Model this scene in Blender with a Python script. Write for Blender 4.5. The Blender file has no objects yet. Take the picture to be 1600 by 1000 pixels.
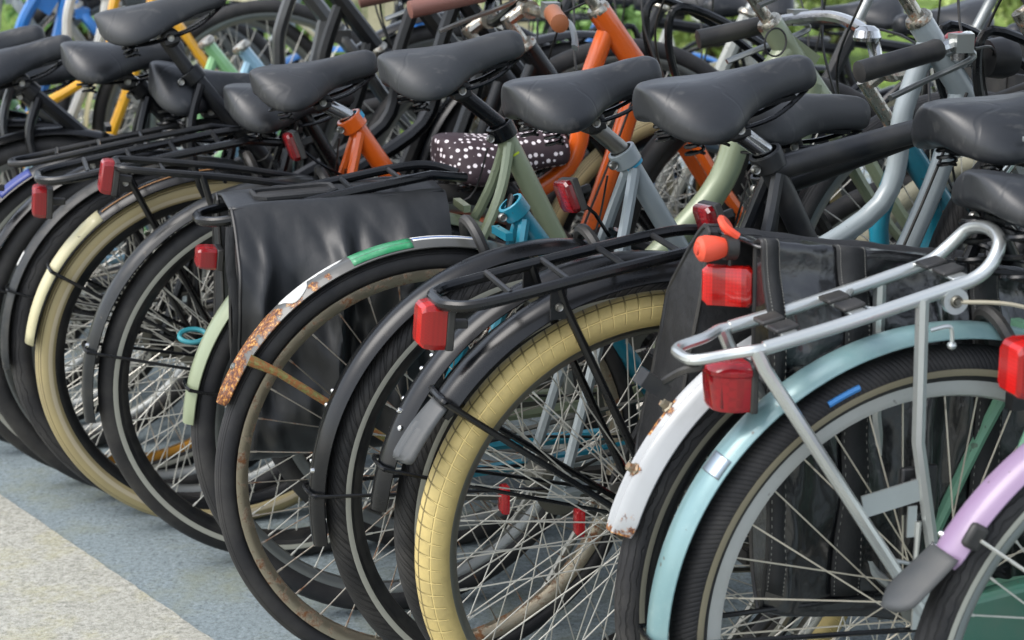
import bpy, bmesh, math, random
from math import sin, cos, pi, radians as R, hypot, atan2
from mathutils import Vector, Matrix, noise
random.seed(7)
S = bpy.context.scene
COL = S.collection

# ------------------------------------------------------------------ camera, light, exposure
CAM_H, PITCH, FPX = 1.2936, R(14.248), 2891.0
cd = bpy.data.cameras.new('camera'); cam = bpy.data.objects.new('camera', cd); COL.objects.link(cam)
cd.sensor_width = 36.0; cd.lens = FPX / 1600 * 36; cd.clip_start = .05; cd.clip_end = 400
cam.location = (0, 0, CAM_H); cam.rotation_euler = (R(90) - PITCH, 0, 0)
cd.dof.use_dof = True; cd.dof.focus_distance = 2.75; cd.dof.aperture_fstop = 6.3
S.camera = cam
SUN_EL = R(52); SUN_DIR = Vector((-.85, -.35, 0)).normalized()      # horizontal direction towards the sun
W = bpy.data.worlds.new('World'); S.world = W; W.use_nodes = True
nt = W.node_tree; nt.nodes.clear()
wo = nt.nodes.new('ShaderNodeOutputWorld'); bg = nt.nodes.new('ShaderNodeBackground'); sk = nt.nodes.new('ShaderNodeTexSky')
sk.sky_type = 'NISHITA'; sk.sun_disc = False; sk.sun_elevation = SUN_EL
sk.sun_rotation = atan2(SUN_DIR.x, SUN_DIR.y); sk.air_density = 1.0; sk.dust_density = 2.0; sk.ozone_density = 1.0
bg.inputs['Strength'].default_value = .15
hs = nt.nodes.new('ShaderNodeHueSaturation'); hs.inputs['Saturation'].default_value = .45; nt.links.new(sk.outputs[0], hs.inputs['Color']); nt.links.new(hs.outputs[0], bg.inputs[0]); nt.links.new(bg.outputs[0], wo.inputs[0])
sl = bpy.data.lights.new('sun', 'SUN'); sl.energy = .9; sl.angle = R(38); sl.color = (1, .97, .93)
so = bpy.data.objects.new('sun', sl); COL.objects.link(so)
so.rotation_euler = Vector((SUN_DIR.x * cos(SUN_EL), SUN_DIR.y * cos(SUN_EL), sin(SUN_EL))).to_track_quat('Z', 'Y').to_euler()
S.view_settings.view_transform = 'Standard'; S.view_settings.look = 'None'
S.view_settings.gamma = 1; S.view_settings.use_curve_mapping = False
S.view_settings.exposure = 1.2

# ------------------------------------------------------------------ materials
def srgb(h):
    h = h.lstrip('#'); v = [int(h[i:i + 2], 16) / 255 for i in (0, 2, 4)]
    return tuple(c / 12.92 if c <= .04045 else ((c + .055) / 1.055) ** 2.4 for c in v) + (1,)
_mats = {}
class NT:
    def __init__(s, name):
        s.m = bpy.data.materials.new(name); s.m.use_nodes = True; s.t = s.m.node_tree; s.b = s.t.nodes['Principled BSDF']
    def n(s, typ, **k):
        nd = s.t.nodes.new(typ)
        for a, v in k.items():
            if a.startswith('i_'):
                key = a[2:]
                key = int(key) if key.isdigit() else key
                nd.inputs[key].default_value = v
            else: setattr(nd, a, v)
        return nd
    def l(s, a, b): s.t.links.new(a, b)
    def coord(s, which='Object'):
        return s.n('ShaderNodeTexCoord').outputs[which]
    def noise(s, scale, detail=4, rough=.55, vec=None):
        nd = s.n('ShaderNodeTexNoise'); nd.inputs['Scale'].default_value = scale; nd.inputs['Detail'].default_value = detail; nd.inputs['Roughness'].default_value = rough
        s.l(vec if vec is not None else s.coord(), nd.inputs['Vector']); return nd.outputs['Fac']
    def ramp(s, fac, stops):
        nd = s.n('ShaderNodeValToRGB'); cr = nd.color_ramp
        while len(cr.elements) < len(stops): cr.elements.new(.5)
        for e, (p, c) in zip(cr.elements, stops):
            e.position = p; e.color = c if len(c) == 4 else (*c, 1)
        s.l(fac, nd.inputs['Fac']); return nd.outputs['Color']
    def mix(s, fac, a, b):
        nd = s.n('ShaderNodeMix', data_type='RGBA')
        if isinstance(fac, (int, float)): nd.inputs[0].default_value = fac
        else: s.l(fac, nd.inputs[0])
        for v, i in ((a, 6), (b, 7)):
            if isinstance(v, tuple): nd.inputs[i].default_value = v if len(v) == 4 else (*v, 1)
            else: s.l(v, nd.inputs[i])
        return nd.outputs[2]
    def math(s, op, a, b=0.):
        nd = s.n('ShaderNodeMath', operation=op)
        for i, v in enumerate((a, b)):
            if isinstance(v, (int, float)): nd.inputs[i].default_value = v
            else: s.l(v, nd.inputs[i])
        return nd.outputs[0]
    def bump(s, h, strength=.3, dist=.001):
        nd = s.n('ShaderNodeBump'); nd.inputs['Strength'].default_value = strength; nd.inputs['Distance'].default_value = dist
        s.l(h, nd.inputs['Height']); s.l(nd.outputs[0], s.b.inputs['Normal'])
    def set(s, **k):
        names = dict(base='Base Color', rough='Roughness', metal='Metallic', coat='Coat Weight', coatr='Coat Roughness', spec='Specular IOR Level', trans='Transmission Weight', ior='IOR', sheen='Sheen Weight')
        for a, v in k.items():
            i = s.b.inputs[names[a]]
            if isinstance(v, bpy.types.NodeSocket): s.l(v, i)
            else: i.default_value = v if not (a == 'base' and len(v) == 3) else (*v, 1)
        return s.m

def paint(key, c, rough=.28, metal=0., coat=.6, dirt=.25, dirtc='#6a6458', scale=9, spec=.5):
    """enamel paint with slight dust in patches and fine scratches in its gloss"""
    if key in _mats: return _mats[key]
    t = NT(key); base = srgb(c) if isinstance(c, str) else c
    n1 = t.noise(scale, 6, .65); n2 = t.noise(160, 3, .6)
    f = t.ramp(n1, [(.45, (0, 0, 0)), (.75, (1, 1, 1))])
    col = t.mix(t.math('MULTIPLY', f, dirt), base, srgb(dirtc))
    f2 = t.ramp(n2, [(.62, (0, 0, 0)), (.74, (1, 1, 1))])
    col = t.mix(t.math('MULTIPLY', f2, dirt * .5), col, srgb(dirtc))
    n4 = t.noise(75, 2, .4); chip = t.ramp(n4, [(.735, (0, 0, 0)), (.75, (1, 1, 1))]); col = t.mix(t.math('MULTIPLY', chip, min(1., dirt * 2.5)), col, srgb('#4b443c'))
    ro = t.math('ADD', t.math('MULTIPLY', n1, .22), rough - .08)
    _mats[key] = t.set(base=col, rough=ro, metal=metal, coat=coat, coatr=.12, spec=spec); return t.m
def rubber(key, c, rough=.62, tread=None, dusty='#5d5a55', dust=.35, bs=.8):
    """tyre rubber; uv: u runs round the tyre in metres, v across the section (0..1)"""
    if key in _mats: return _mats[key]
    t = NT(key); base = srgb(c)
    uv = t.coord('UV'); sp = t.n('ShaderNodeSeparateXYZ'); t.l(uv, sp.inputs[0]); u, v = sp.outputs[0], sp.outputs[1]
    n1 = t.noise(14, 5, .6); n2 = t.noise(260, 2)
    f = t.math('MULTIPLY', t.ramp(n1, [(.4, (0, 0, 0)), (.8, (1, 1, 1))]), dust)
    col = t.mix(f, base, srgb(dusty))
    h = t.math('MULTIPLY', n2, .15)
    def line(expr, w):                                 # 1 inside a groove
        fr = t.math('FRACT', expr); d = t.math('ABSOLUTE', t.math('SUBTRACT', fr, .5))
        nd = t.n('ShaderNodeMapRange'); nd.inputs['From Min'].default_value = .5 - w; nd.inputs['From Max'].default_value = .5 - w * .45
        t.l(d, nd.inputs['Value']); return nd.outputs[0]
    if tread:
        vv = t.math('SUBTRACT', v, .5); av = t.math('ABSOLUTE', vv)
        if tread == 'block':
            g = t.math('MAXIMUM', line(t.math('ADD', t.math('MULTIPLY', u, 50), t.math('MULTIPLY', vv, 1.6)), .075), line(t.math('MULTIPLY', t.math('ADD', v, .0), 7.), .075))
            lim = t.math('LESS_THAN', av, .33)
        elif tread == 'chevron':
            g = line(t.math('ADD', t.math('MULTIPLY', u, 62), t.math('MULTIPLY', av, -11)), .13)
            g = t.math('MAXIMUM', g, line(t.math('ADD', t.math('MULTIPLY', u, 31), t.math('MULTIPLY', vv, 4)), .05))
            lim = t.math('LESS_THAN', av, .30)
        elif tread == 'rib':
            g = line(t.math('MULTIPLY', v, 22.), .22); lim = t.math('LESS_THAN', av, .2)
        elif tread == 'fine':
            g = line(t.math('ADD', t.math('MULTIPLY', u, 150), t.math('MULTIPLY', av, 9)), .25); lim = t.math('LESS_THAN', av, .30)
        else:
            wv = t.noise(30, 2); g = line(t.math('ADD', t.math('MULTIPLY', v, 12.), t.math('MULTIPLY', wv, 2.2)), .16); lim = t.math('LESS_THAN', av, .27)
        g = t.math('MULTIPLY', g, lim)
        dk = tuple(x * .28 for x in base[:3])
        if tread == 'block':
            side = t.ramp(v, [(.30, (1, 1, 1)), (.42, (0, 0, 0))]); dkc = t.mix(side, dk, tuple(min(1, x * 1.35) for x in base[:3])); worn = t.math('MULTIPLY', t.ramp(t.noise(45, 4, .7), [(.45, (0, 0, 0)), (.7, (1, 1, 1))]), .3); col = t.mix(worn, col, srgb('#8a7b52')); dk = dkc
        col = t.mix(t.math('MULTIPLY', g, .95 if tread == 'block' else .55), col, dk if tread == 'block' else (.006, .006, .006))
        h = t.math('SUBTRACT', h, g)
    t.bump(h, bs, .0016)
    _mats[key] = t.set(base=col, rough=rough, spec=.35); return t.m
def metal(key, c, rough=.3, dirt=.2, rustc='#7a4a25', rust=0., scale=40):
    if key in _mats: return _mats[key]
    t = NT(key); n1 = t.noise(scale, 6, .7); n2 = t.noise(scale * 5, 4)
    base = srgb(c); f = t.ramp(n1, [(.62 - rust * .3, (0, 0, 0)), (.74 - rust * .3, (1, 1, 1))])
    rc = t.mix(n2, srgb(rustc), srgb('#8a5c34'))
    col = t.mix(f, base, rc) if rust > 0 else t.mix(t.math('MULTIPLY', f, dirt), base, srgb('#5c5850'))
    me = t.math('SUBTRACT', 1., f) if rust > 0 else 1.
    ro = t.math('ADD', t.math('MULTIPLY', n2, .2), rough - .06)
    if rust > 0: ro = t.math('ADD', ro, t.math('MULTIPLY', f, .35)); t.bump(f, .4, .0008)
    _mats[key] = t.set(base=col, rough=ro, metal=me); return t.m
def plastic(key, c, rough=.45, bump=0., bscale=300, spec=.5, dirt=.15):
    if key in _mats: return _mats[key]
    t = NT(key); n1 = t.noise(12, 5, .6); n2 = t.noise(bscale, 2)
    col = t.mix(t.math('MULTIPLY', t.ramp(n1, [(.4, (0, 0, 0)), (.75, (1, 1, 1))]), dirt), srgb(c), srgb('#8a8478'))
    ro = t.math('ADD', t.math('MULTIPLY', n1, .2), rough - .1)
    if bump: t.bump(n2, bump, .0006)
    _mats[key] = t.set(base=col, rough=ro, spec=spec); return t.m
def red_lens(key, c='#d8101a', dark='#5c060c', scale=1.0, rough=.12, bands=True):
    if key in _mats: return _mats[key]
    t = NT(key); ob = t.coord(); mp = t.n('ShaderNodeMapping'); mp.inputs['Rotation'].default_value = (R(45), 0, 0); t.l(ob, mp.inputs[0])
    ch = t.n('ShaderNodeTexChecker'); ch.inputs['Scale'].default_value = 380 * scale; t.l(mp.outputs[0], ch.inputs[0])
    sp = t.n('ShaderNodeSeparateXYZ'); t.l(ob, sp.inputs[0])
    ny = t.noise(35, 1); stripe = t.math('FRACT', t.math('ADD', t.math('MULTIPLY', sp.outputs[1], 34 * scale), .5))
    st = t.math('GREATER_THAN', stripe, .55)
    col = t.mix(t.math('MULTIPLY', st, .55 if bands else 0.), srgb(c), srgb(dark))
    col = t.mix(t.math('MULTIPLY', ch.outputs['Fac'], .22), col, srgb(dark))
    t.bump(ch.outputs['Fac'], .35, .0008)
    t.set(base=col, rough=rough + .08, coat=.25, coatr=.04, spec=.5)
    _mats[key] = t.m; return t.m
def vinyl(key, c, rough=.3, weave=False, cr=8, amt=.6):
    if key in _mats: return _mats[key]
    t = NT(key); n1 = t.noise(cr, 4, .5); n2 = t.noise(cr * 3.7, 3, .5); n3 = t.noise(420 if weave else 900, 1)
    h = t.math('ADD', t.math('MULTIPLY', n1, 1.), t.math('MULTIPLY', n2, .35)); h = t.math('ADD', h, t.math('MULTIPLY', n3, .02 if not weave else .05))
    t.bump(h, amt, .02)
    col = t.mix(t.math('MULTIPLY', t.ramp(n2, [(.5, (0, 0, 0)), (.8, (1, 1, 1))]), .06), srgb(c), srgb('#5b5d5c'))
    _mats[key] = t.set(base=col, rough=t.math('ADD', t.math('MULTIPLY', n2, .1), rough - .05), spec=.5, coat=.8 if 'gloss' in key else 0., coatr=.12); return t.m
def rusty(key, base, spots, rough=.35, flakes=0., metalbase=0.):
    """paint with rust round given spots (object space x,y,z,radius), ragged by noise"""
    t = NT(key); co = t.coord(); n1 = t.noise(55, 6, .7); n2 = t.noise(200, 4, .6); n3 = t.noise(22, 5, .6)
    acc = None
    for (x, y, z, r) in spots:
        d = t.n('ShaderNodeVectorMath', operation='DISTANCE'); t.l(co, d.inputs[0]); d.inputs[1].default_value = (x, y, z)
        f = t.math('SUBTRACT', 1., t.math('DIVIDE', d.outputs['Value'], r))
        acc = f if acc is None else t.math('MAXIMUM', acc, f)
    acc = t.math('ADD', acc, t.math('MULTIPLY', t.math('SUBTRACT', n1, .5), 2.0)); acc = t.math('SUBTRACT', acc, .12)
    if flakes: acc = t.math('MAXIMUM', acc, t.math('ADD', t.math('MULTIPLY', t.math('SUBTRACT', n3, .5), 4 * flakes), -.25))
    fac = t.ramp(acc, [(.15, (0, 0, 0)), (.32, (1, 1, 1))])
    rc = t.ramp(n2, [(.3, srgb('#2e1a12')), (.5, srgb('#6d3d1e')), (.62, srgb('#b07a2e')), (.75, srgb('#c9bf9c'))])
    b = t.mix(t.math('MULTIPLY', n3, .3), srgb(base), srgb('#77766f'))
    col = t.mix(fac, b, rc); t.bump(fac, .5, .0008)
    return t.set(base=col, rough=t.math('ADD', t.math('MULTIPLY', fac, .45), rough), coat=.3)

BLACK = paint('gloss black enamel', '#0a0c0f', .24, 0, .12, .04, spec=.32)
BLACK2 = paint('worn black enamel', '#0f1114', .36, 0, .1, .12, spec=.32)
MATT = plastic('matt black plastic', '#17181a', .5)
MATTG = plastic('grey black plastic', '#2b2d30', .5, .2)
def saddle_vinyl(key, c, rough, seed):
    t = NT(key); co = t.coord(); mp = t.n('ShaderNodeMapping'); mp.inputs['Location'].default_value = (seed, seed * 2, 0); mp.inputs['Scale'].default_value = (1, 2.2, 1); t.l(co, mp.inputs[0]); v = mp.outputs[0]
    a = t.noise(9, 5, .55, v); b_ = t.noise(26, 4, .6, v); g = t.noise(650, 2, .5, v); w = t.n('ShaderNodeTexWave'); w.inputs['Scale'].default_value = 3.5; w.inputs['Distortion'].default_value = 14; w.inputs['Detail'].default_value = 3; t.l(v, w.inputs['Vector'])
    crease = t.ramp(w.outputs['Fac'], [(.0, (0, 0, 0)), (.06, (1, 1, 1))])
    sc = t.ramp(b_, [(.6, (0, 0, 0)), (.68, (1, 1, 1))])
    col = t.mix(t.math('MULTIPLY', a, .22), srgb(c), srgb('#4a4e52')); col = t.mix(t.math('MULTIPLY', sc, .10), col, srgb('#8c8a84'))
    t.bump(t.math('ADD', t.math('ADD', t.math('MULTIPLY', crease, .35), t.math('MULTIPLY', b_, .5)), t.math('MULTIPLY', g, .05)), .30, .003)
    _mats[key] = t.set(base=col, rough=t.math('ADD', t.math('MULTIPLY', a, .3), rough - .13), spec=.55); return t.m
SADDLE = saddle_vinyl('black saddle vinyl', '#17191c', .40, 0)
SADDLES = [SADDLE, saddle_vinyl('black saddle vinyl aged', '#1d1e20', .46, 3), saddle_vinyl('black saddle vinyl slick', '#141619', .34, 7)]
SADDLE2 = saddle_vinyl('faded saddle vinyl', '#26282a', .5, 5)
CHROME = metal('chrome', '#c8c9c8', .14, .3)
CHROMER = metal('rusting chrome', '#b4b0a4', .25, rust=.28, scale=70)
STEEL = metal('galvanised steel', '#9b9a94', .35, .5)
ALU = metal('brushed aluminium', '#9c9f9d', .42, .25)
SILV = paint('silver lacquer', '#c2c6c4', .3, .8, .3, .12)
RUSTRIM = metal('rusty rim', '#a89f8c', .45, rustc='#5e3b25', rust=.38, scale=45)
RUSTSP = metal('rusty spokes', '#a19b90', .45, rustc='#553626', rust=.35, scale=30)
SPOKE = paint('spoke steel', '#cccac0', .35, .55, 0, .2)
DARKSP = metal('dull spoke steel', '#77756c', .45, .6)
T_BLACK = rubber('black tyre', '#1f1f20')
T_CHEV = rubber('chevron tread tyre', '#1d1d1e', tread='chevron')
T_RIB = rubber('ribbed tread tyre', '#28282a', tread='rib')
T_FINE = rubber('fine tread tyre', '#1e1e20', tread='fine', bs=.5)
T_WAVE = rubber('wavy tread tyre', '#222224', tread='wave')
T_CREAM = rubber('cream block tyre', '#bfab70', .6, 'block', '#93855c', .5, bs=1.)
T_BEIGE = rubber('beige tyre', '#a3956c', .55, 'rib', '#8d8266', .5)
T_GREYB = rubber('grey beige tyre', '#8f8c78', .55, None, '#77745f', .5)
STRIPE = plastic('reflective stripe', '#a6a69a', .4)
RED = red_lens('red reflector lens', '#ab1018', '#4a060b', 1.); RED2 = red_lens('dark red lens', '#8a0d17', '#2f0407', .6); REDF = red_lens('facetted red lens', '#c0140f', '#5c0806', .8)
ORANGE_RUB = plastic('orange red rubber', '#e04a2c', .45)
WHITEP = paint('white sticker', '#cfcfca', .4, 0, .2, .12)
CREAMP = paint('cream plastic', '#b7b18d', .38, 0, .2, .3, '#9a8a5a')
BROWN = plastic('brown leather', '#8b4f2a', .5, .3, 200)
BROWN2 = plastic('dusty brown leather', '#7a5248', .5, .3, 200)
CABLE = plastic('black cable sheath', '#101113', .4)

# ------------------------------------------------------------------ mesh helpers
class M:
    def __init__(s): s.v = []; s.f = []; s.uv = None
    def add(s, v, f):
        o = len(s.v); s.v += [tuple(p) for p in v]; s.f += [tuple(i + o for i in q) for q in f]; return s
    def tube(s, pts, r, n=10, cap=True, closed=False, flat=1.0):
        P = [Vector(p) for p in pts]; k = len(P)
        if not isinstance(r, (list, tuple)): r = [r] * k
        T = []
        for i in range(k):
            a = P[(i - 1) % k] if (closed or i > 0) else P[i]; b = P[(i + 1) % k] if (closed or i < k - 1) else P[i]
            T.append((b - a).normalized())
        up = Vector((0, 1, 0)) if abs(T[0].y) < .9 else Vector((0, 0, 1))
        nv = (up - T[0] * up.dot(T[0])).normalized(); V = []
        for i in range(k):
            nv = (nv - T[i] * nv.dot(T[i])).normalized(); bv = T[i].cross(nv)
            for j in range(n):
                a = 2 * pi * j / n; V.append(P[i] + (nv * cos(a) * flat + bv * sin(a)) * r[i])
        F = []
        for i in range(k if closed else k - 1):
            i2 = (i + 1) % k
            for j in range(n):
                j2 = (j + 1) % n; F.append((i * n + j, i * n + j2, i2 * n + j2, i2 * n + j))
        if cap and not closed: F += [tuple(range(n))[::-1], tuple((k - 1) * n + j for j in range(n))]
        return s.add(V, F)
    def box(s, c, d, rot=None, bev=0.):
        x, y, z = (q / 2 for q in d); V = [Vector((a * x, b * y, g * z)) for a in (-1, 1) for b in (-1, 1) for g in (-1, 1)]
        if rot is not None: V = [rot @ q for q in V]
        V = [q + Vector(c) for q in V]
        return s.add(V, [(0, 1, 3, 2), (4, 6, 7, 5), (0, 4, 5, 1), (2, 3, 7, 6), (0, 2, 6, 4), (1, 5, 7, 3)])
    def lathe(s, prof, n=32, axis='y', c=(0, 0, 0), a0=0, a1=2 * pi):
        """prof: (r, h) pairs revolved about an axis through c"""
        full = abs(a1 - a0 - 2 * pi) < 1e-6; m = n if full else n + 1; V = []
        for i in range(m):
            a = a0 + (a1 - a0) * i / n; ca, sa = cos(a), sin(a)
            for (r, h) in prof:
                V.append({'y': (r * ca, h, r * sa), 'z': (r * ca, r * sa, h), 'x': (h, r * ca, r * sa)}[axis])
        V = [Vector(q) + Vector(c) for q in V]; k = len(prof); F = []
        for i in range(n):
            i2 = (i + 1) % m
            for j in range(k - 1): F.append((i * k + j, i * k + j + 1, i2 * k + j + 1, i2 * k + j))
        return s.add(V, F)
    def xform(s, mt):
        s.v = [tuple(mt @ Vector(q)) for q in s.v]; return s
    def mesh(s, name, sharp=35):
        me = bpy.data.meshes.new(name); me.from_pydata(s.v, [], s.f)
        if s.uv:
            ul = me.uv_layers.new(name='UVMap'); idx = [0] * len(me.loops); me.loops.foreach_get('vertex_index', idx)
            fl = []
            for i in idx: fl += s.uv[i]
            ul.data.foreach_set('uv', fl)
        bm = bmesh.new(); bm.from_mesh(me); bmesh.ops.recalc_face_normals(bm, faces=bm.faces); bm.to_mesh(me); bm.free()
        for p in me.polygons: p.use_smooth = True
        if sharp: me.set_sharp_from_angle(angle=R(sharp))
        return me
def link(name, me, mat, parent=None, loc=(0, 0, 0), rot=(0, 0, 0)):
    o = bpy.data.objects.new(name, me); COL.objects.link(o)
    if mat is not None:
        if not me.materials: me.materials.append(mat)
        elif me.materials[0] is not mat: o.material_slots[0].link = 'OBJECT'; o.material_slots[0].material = mat
    o.parent = parent; o.location = loc; o.rotation_euler = rot; return o
def obj(name, m, mat, parent=None, loc=(0, 0, 0), rot=(0, 0, 0), sharp=35, bevel=0.):
    o = link(name, m.mesh(name, sharp), mat, parent, loc, rot)
    if bevel: b = o.modifiers.new('b', 'BEVEL'); b.width = bevel; b.segments = 2; b.limit_method = 'ANGLE'
    return o
def thing(name, label, cat, loc=(0, 0, 0), rot=(0, 0, 0), group=None):
    o = bpy.data.objects.new(name, None); COL.objects.link(o); o.location = loc; o.rotation_euler = rot; o.empty_display_size = .1
    o['label'] = label; o['category'] = cat
    if group: o['group'] = group
    return o
def cr(P, k=6):
    """Catmull-Rom through the points"""
    P = [Vector(p) for p in P]; out = []
    for i in range(len(P) - 1):
        p0 = P[max(i - 1, 0)]; p1, p2 = P[i], P[i + 1]; p3 = P[min(i + 2, len(P) - 1)]
        for j in range(k):
            t = j / k; out.append(.5 * ((2 * p1) + (p2 - p0) * t + (2 * p0 - 5 * p1 + 4 * p2 - p3) * t * t + (3 * p1 - p0 - 3 * p2 + p3) * t ** 3))
    return out + [P[-1]]
def arc(cx, cz, r, a0, a1, y=0, k=24):
    return [Vector((cx + r * cos(R(a0 + (a1 - a0) * i / k)), y, cz + r * sin(R(a0 + (a1 - a0) * i / k)))) for i in range(k + 1)]

# ------------------------------------------------------------------ wheels
_cache = {}
def tyre_mesh(Ro, w, n=144):
    k = ('t', Ro, w, n)
    if k in _cache: return _cache[k]
    m = M(); rc = Ro - w / 2 * .98; K = 20; V = []; uv = []
    for i in range(n + 1):
        a = 2 * pi * i / n
        for j in range(K + 1):
            b = R(-150 + 300 * j / K); rr = rc + w / 2 * cos(b) * 1.0; y = w / 2 * sin(b)
            if abs(j - K / 2) > K * .42: y *= .86
            V.append((rr * cos(a), y, rr * sin(a))); uv.append((a * Ro, j / K))
    F = [(i * (K + 1) + j, i * (K + 1) + j + 1, (i + 1) * (K + 1) + j + 1, (i + 1) * (K + 1) + j) for i in range(n) for j in range(K)]
    m.v = V; m.f = F; m.uv = uv; me = m.mesh('tyre', 0); _cache[k] = me; return me
def rim_mesh(kind, n=96):
    k = ('r', kind, n)
    if k in _cache: return _cache[k]
    if kind == 'deep': pr = [(.3175, -.012), (.3175, -.0135), (.300, -.0135), (.290, -.009), (.286, 0), (.290, .009), (.300, .0135), (.3175, .0135), (.3175, .012), (.308, .009), (.308, -.009), (.3175, -.012)]
    else: pr = [(.3175, -.0135), (.319, -.0155), (.311, -.0155), (.304, -.012), (.299, -.006), (.2985, 0), (.299, .006), (.304, .012), (.311, .0155), (.319, .0155), (.3175, .0135), (.309, .008), (.309, -.008), (.3175, -.0135)]
    me = M().lathe(pr, n).mesh('rim', 30); _cache[k] = me; return me
def hub_mesh(big=False):
    k = ('h', big)
    if k in _cache: return _cache[k]
    r = .045 if big else .017
    pr = [(0, -.062), (.005, -.062), (.005, -.046), (.012, -.046), (.012, -.036), (.029 if not big else .05, -.034), (.029 if not big else .05, -.029), (r, -.026), (r * .85, 0), (r, .026), (.029 if not big else .05, .029), (.029 if not big else .05, .034), (.012, .036), (.012, .046), (.005, .046), (.005, .062), (0, .062)]
    me = M().lathe(pr, 24).mesh('hub', 30); _cache[k] = me; return me
def spoke_geo(i, n=36, rr=.302, big=False):
    side = -1 if i % 2 else 1; a = 2 * pi * i / n; tw = (1 if (i // 2) % 2 else -1) * R(62)
    ah = a + tw; rh = .047 if big else .026
    p0 = Vector((rh * cos(ah), side * .031, rh * sin(ah))); p1 = Vector((rr * cos(a), side * .003, rr * sin(a)))
    return p0, p1
def spoke_mesh(big):
    k = ('s1', big)
    if k in _cache: return _cache[k]
    p0, p1 = spoke_geo(0, 36, .302, big); d = (p1 - p0)
    me = M().tube([p0, p0 + d * .95, p0 + d * .951, p1], [.00115, .00115, .0019, .0019], 5).mesh('spoke'); _cache[k] = me; return me
def spoke_meshes(big):
    k = ('s4', big)
    if k in _cache: return _cache[k]
    out = []
    for i in range(4):
        p0, p1 = spoke_geo(i, 36, .302, big); d = p1 - p0
        m = M().tube([p0, p0 + d * .95, p0 + d * .951, p1], [.00115, .00115, .0019, .0019], 5)
        m.xform(Matrix.Rotation(2 * pi * i / 36, 4, 'Y')); out.append(m.mesh('spoke'))
    _cache[k] = out; return out
def all_spokes_mesh(big):
    k = ('sa', big)
    if k in _cache: return _cache[k]
    m = M()
    for i in range(36):
        p0, p1 = spoke_geo(i, 36, .302, big); m.tube([p0, p1], .0012, 4, cap=False)
    me = m.mesh('spokes'); _cache[k] = me; return me
def wheel(name, parent, cx, cz, tyre=T_BLACK, rim=ALU, w=.042, Ro=.352, stripe=None, rimkind='box', spoke=SPOKE, single=False, big=False, hubm=None, rot=0., steer=0.):
    wl = link(name, rim_mesh(rimkind), rim, parent, (cx, 0, cz), (0, rot, steer))
    link('tyre', tyre_mesh(Ro, w), tyre, wl); link('hub', hub_mesh(big), hubm or STEEL, wl)
    if single:
        ms = spoke_meshes(big)
        for i in range(36): link('spoke', ms[i % 4], spoke, wl, (0, 0, 0), (0, -2 * pi * i / 36, 0))
    else: link('spokes', all_spokes_mesh(big), spoke, wl)
    if stripe:
        k = ('stripe', Ro, w)
        if k not in _cache:
            m = M(); rc = Ro - w / 2 * .98
            for s in (-1, 1):
                pr = [(rc + (w / 2 + .0009) * cos(R(b)), s * (w / 2 + .0009) * sin(R(b))) for b in (92, 99, 106, 113)]
                m.lathe(pr, 120)
            _cache[k] = m.mesh('reflective_stripe')
        link('reflective_stripe', _cache[k], stripe, wl)
    return wl

def guard_sheet(r, w, a0, a1, depth=.012, th=.0016, k=60, ridge=0., taper=0., lift=0., cut=0):
    """curved shell over the tyre from angle a0 to a1 (0 = forward, 90 = up, 180 = rear)"""
    m = M(); prof = []
    J = 12
    for j in range(J + 1):
        t = -1 + 2 * j / J; y = w / 2 * t; dz = -depth * (abs(t) ** 2.6)
        if ridge: dz += ridge * math.exp(-((abs(t) - .42) / .12) ** 2) + ridge * .8 * math.exp(-(t / .1) ** 2)
        prof.append((y, dz))
    full = prof + [(y * .985, dz - th) for (y, dz) in reversed(prof)]
    n = len(full); V = []
    for i in range(k + 1):
        s = i / k; a = R(a0 + (a1 - a0) * s); e = 1.
        if taper and s > 1 - .035: e = 1 - taper * ((s - .965) / .035) ** 2
        rr = r + lift * max(0, (s - .9) / .1) ** 2
        for (y, dz) in full: V.append(((rr + dz) * cos(a), y * e, (rr + dz) * sin(a)))
    F = [(i * n + j, i * n + (j + 1) % n, (i + 1) * n + (j + 1) % n, (i + 1) * n + j) for i in range(k) for j in range(n)]
    F += [tuple(range(n)), tuple(k * n + j for j in range(n))[::-1]]
    return m.add(V, F)
def sticker(name, parent, r, a0, a1, y0, y1, w, depth, mat, th=.0012, ragged=0.):
    m = M(); V = []; k = 14; J = 6
    for i in range(k + 1):
        for j in range(J + 1):
            s, q = i / k, j / J; ya = y0 + (y1 - y0) * q; aa = a0 + (a1 - a0) * s
            if ragged:
                if j in (0, J): ya += ragged * random.uniform(-1, 1) * .5
                if i in (0, k): aa += ragged * 250 * random.uniform(-1, 1)
                e = 1 - abs(2 * s - 1) ** 6; ya = (y0 + y1) / 2 + (ya - (y0 + y1) / 2) * (e * .6 + .4)
            t = abs(ya) / (w / 2); dz = -depth * min(t, 1) ** 2.6
            V.append(((r + th + dz) * cos(R(aa)), ya, (r + th + dz) * sin(R(aa))))
    F = [(i * (J + 1) + j, i * (J + 1) + j + 1, (i + 1) * (J + 1) + j + 1, (i + 1) * (J + 1) + j) for i in range(k) for j in range(J)]
    m.add(V, F); o = obj(name, m, mat, parent)
    so_ = o.modifiers.new('t', 'SOLIDIFY'); so_.thickness = .0009; so_.offset = -1; return o
def bolt(parent, p, axis='y', r=.0055, mat=None, name='bolt'):
    m = M().lathe([(0, .004), (r * .45, .004), (r * .5, .0025), (r * .8, .0035), (r, .001), (r, -.004)], 10, axis='z')
    ax = {'y': Vector((0, -1, 0)), 'z': Vector((0, 0, 1))}.get(axis, axis) if isinstance(axis, str) else Vector(axis)
    q = ax.to_track_quat('Z', 'Y').to_matrix().to_4x4(); m.xform(Matrix.Translation(p) @ q)
    return obj(name, m, mat or CHROME, parent)

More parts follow.
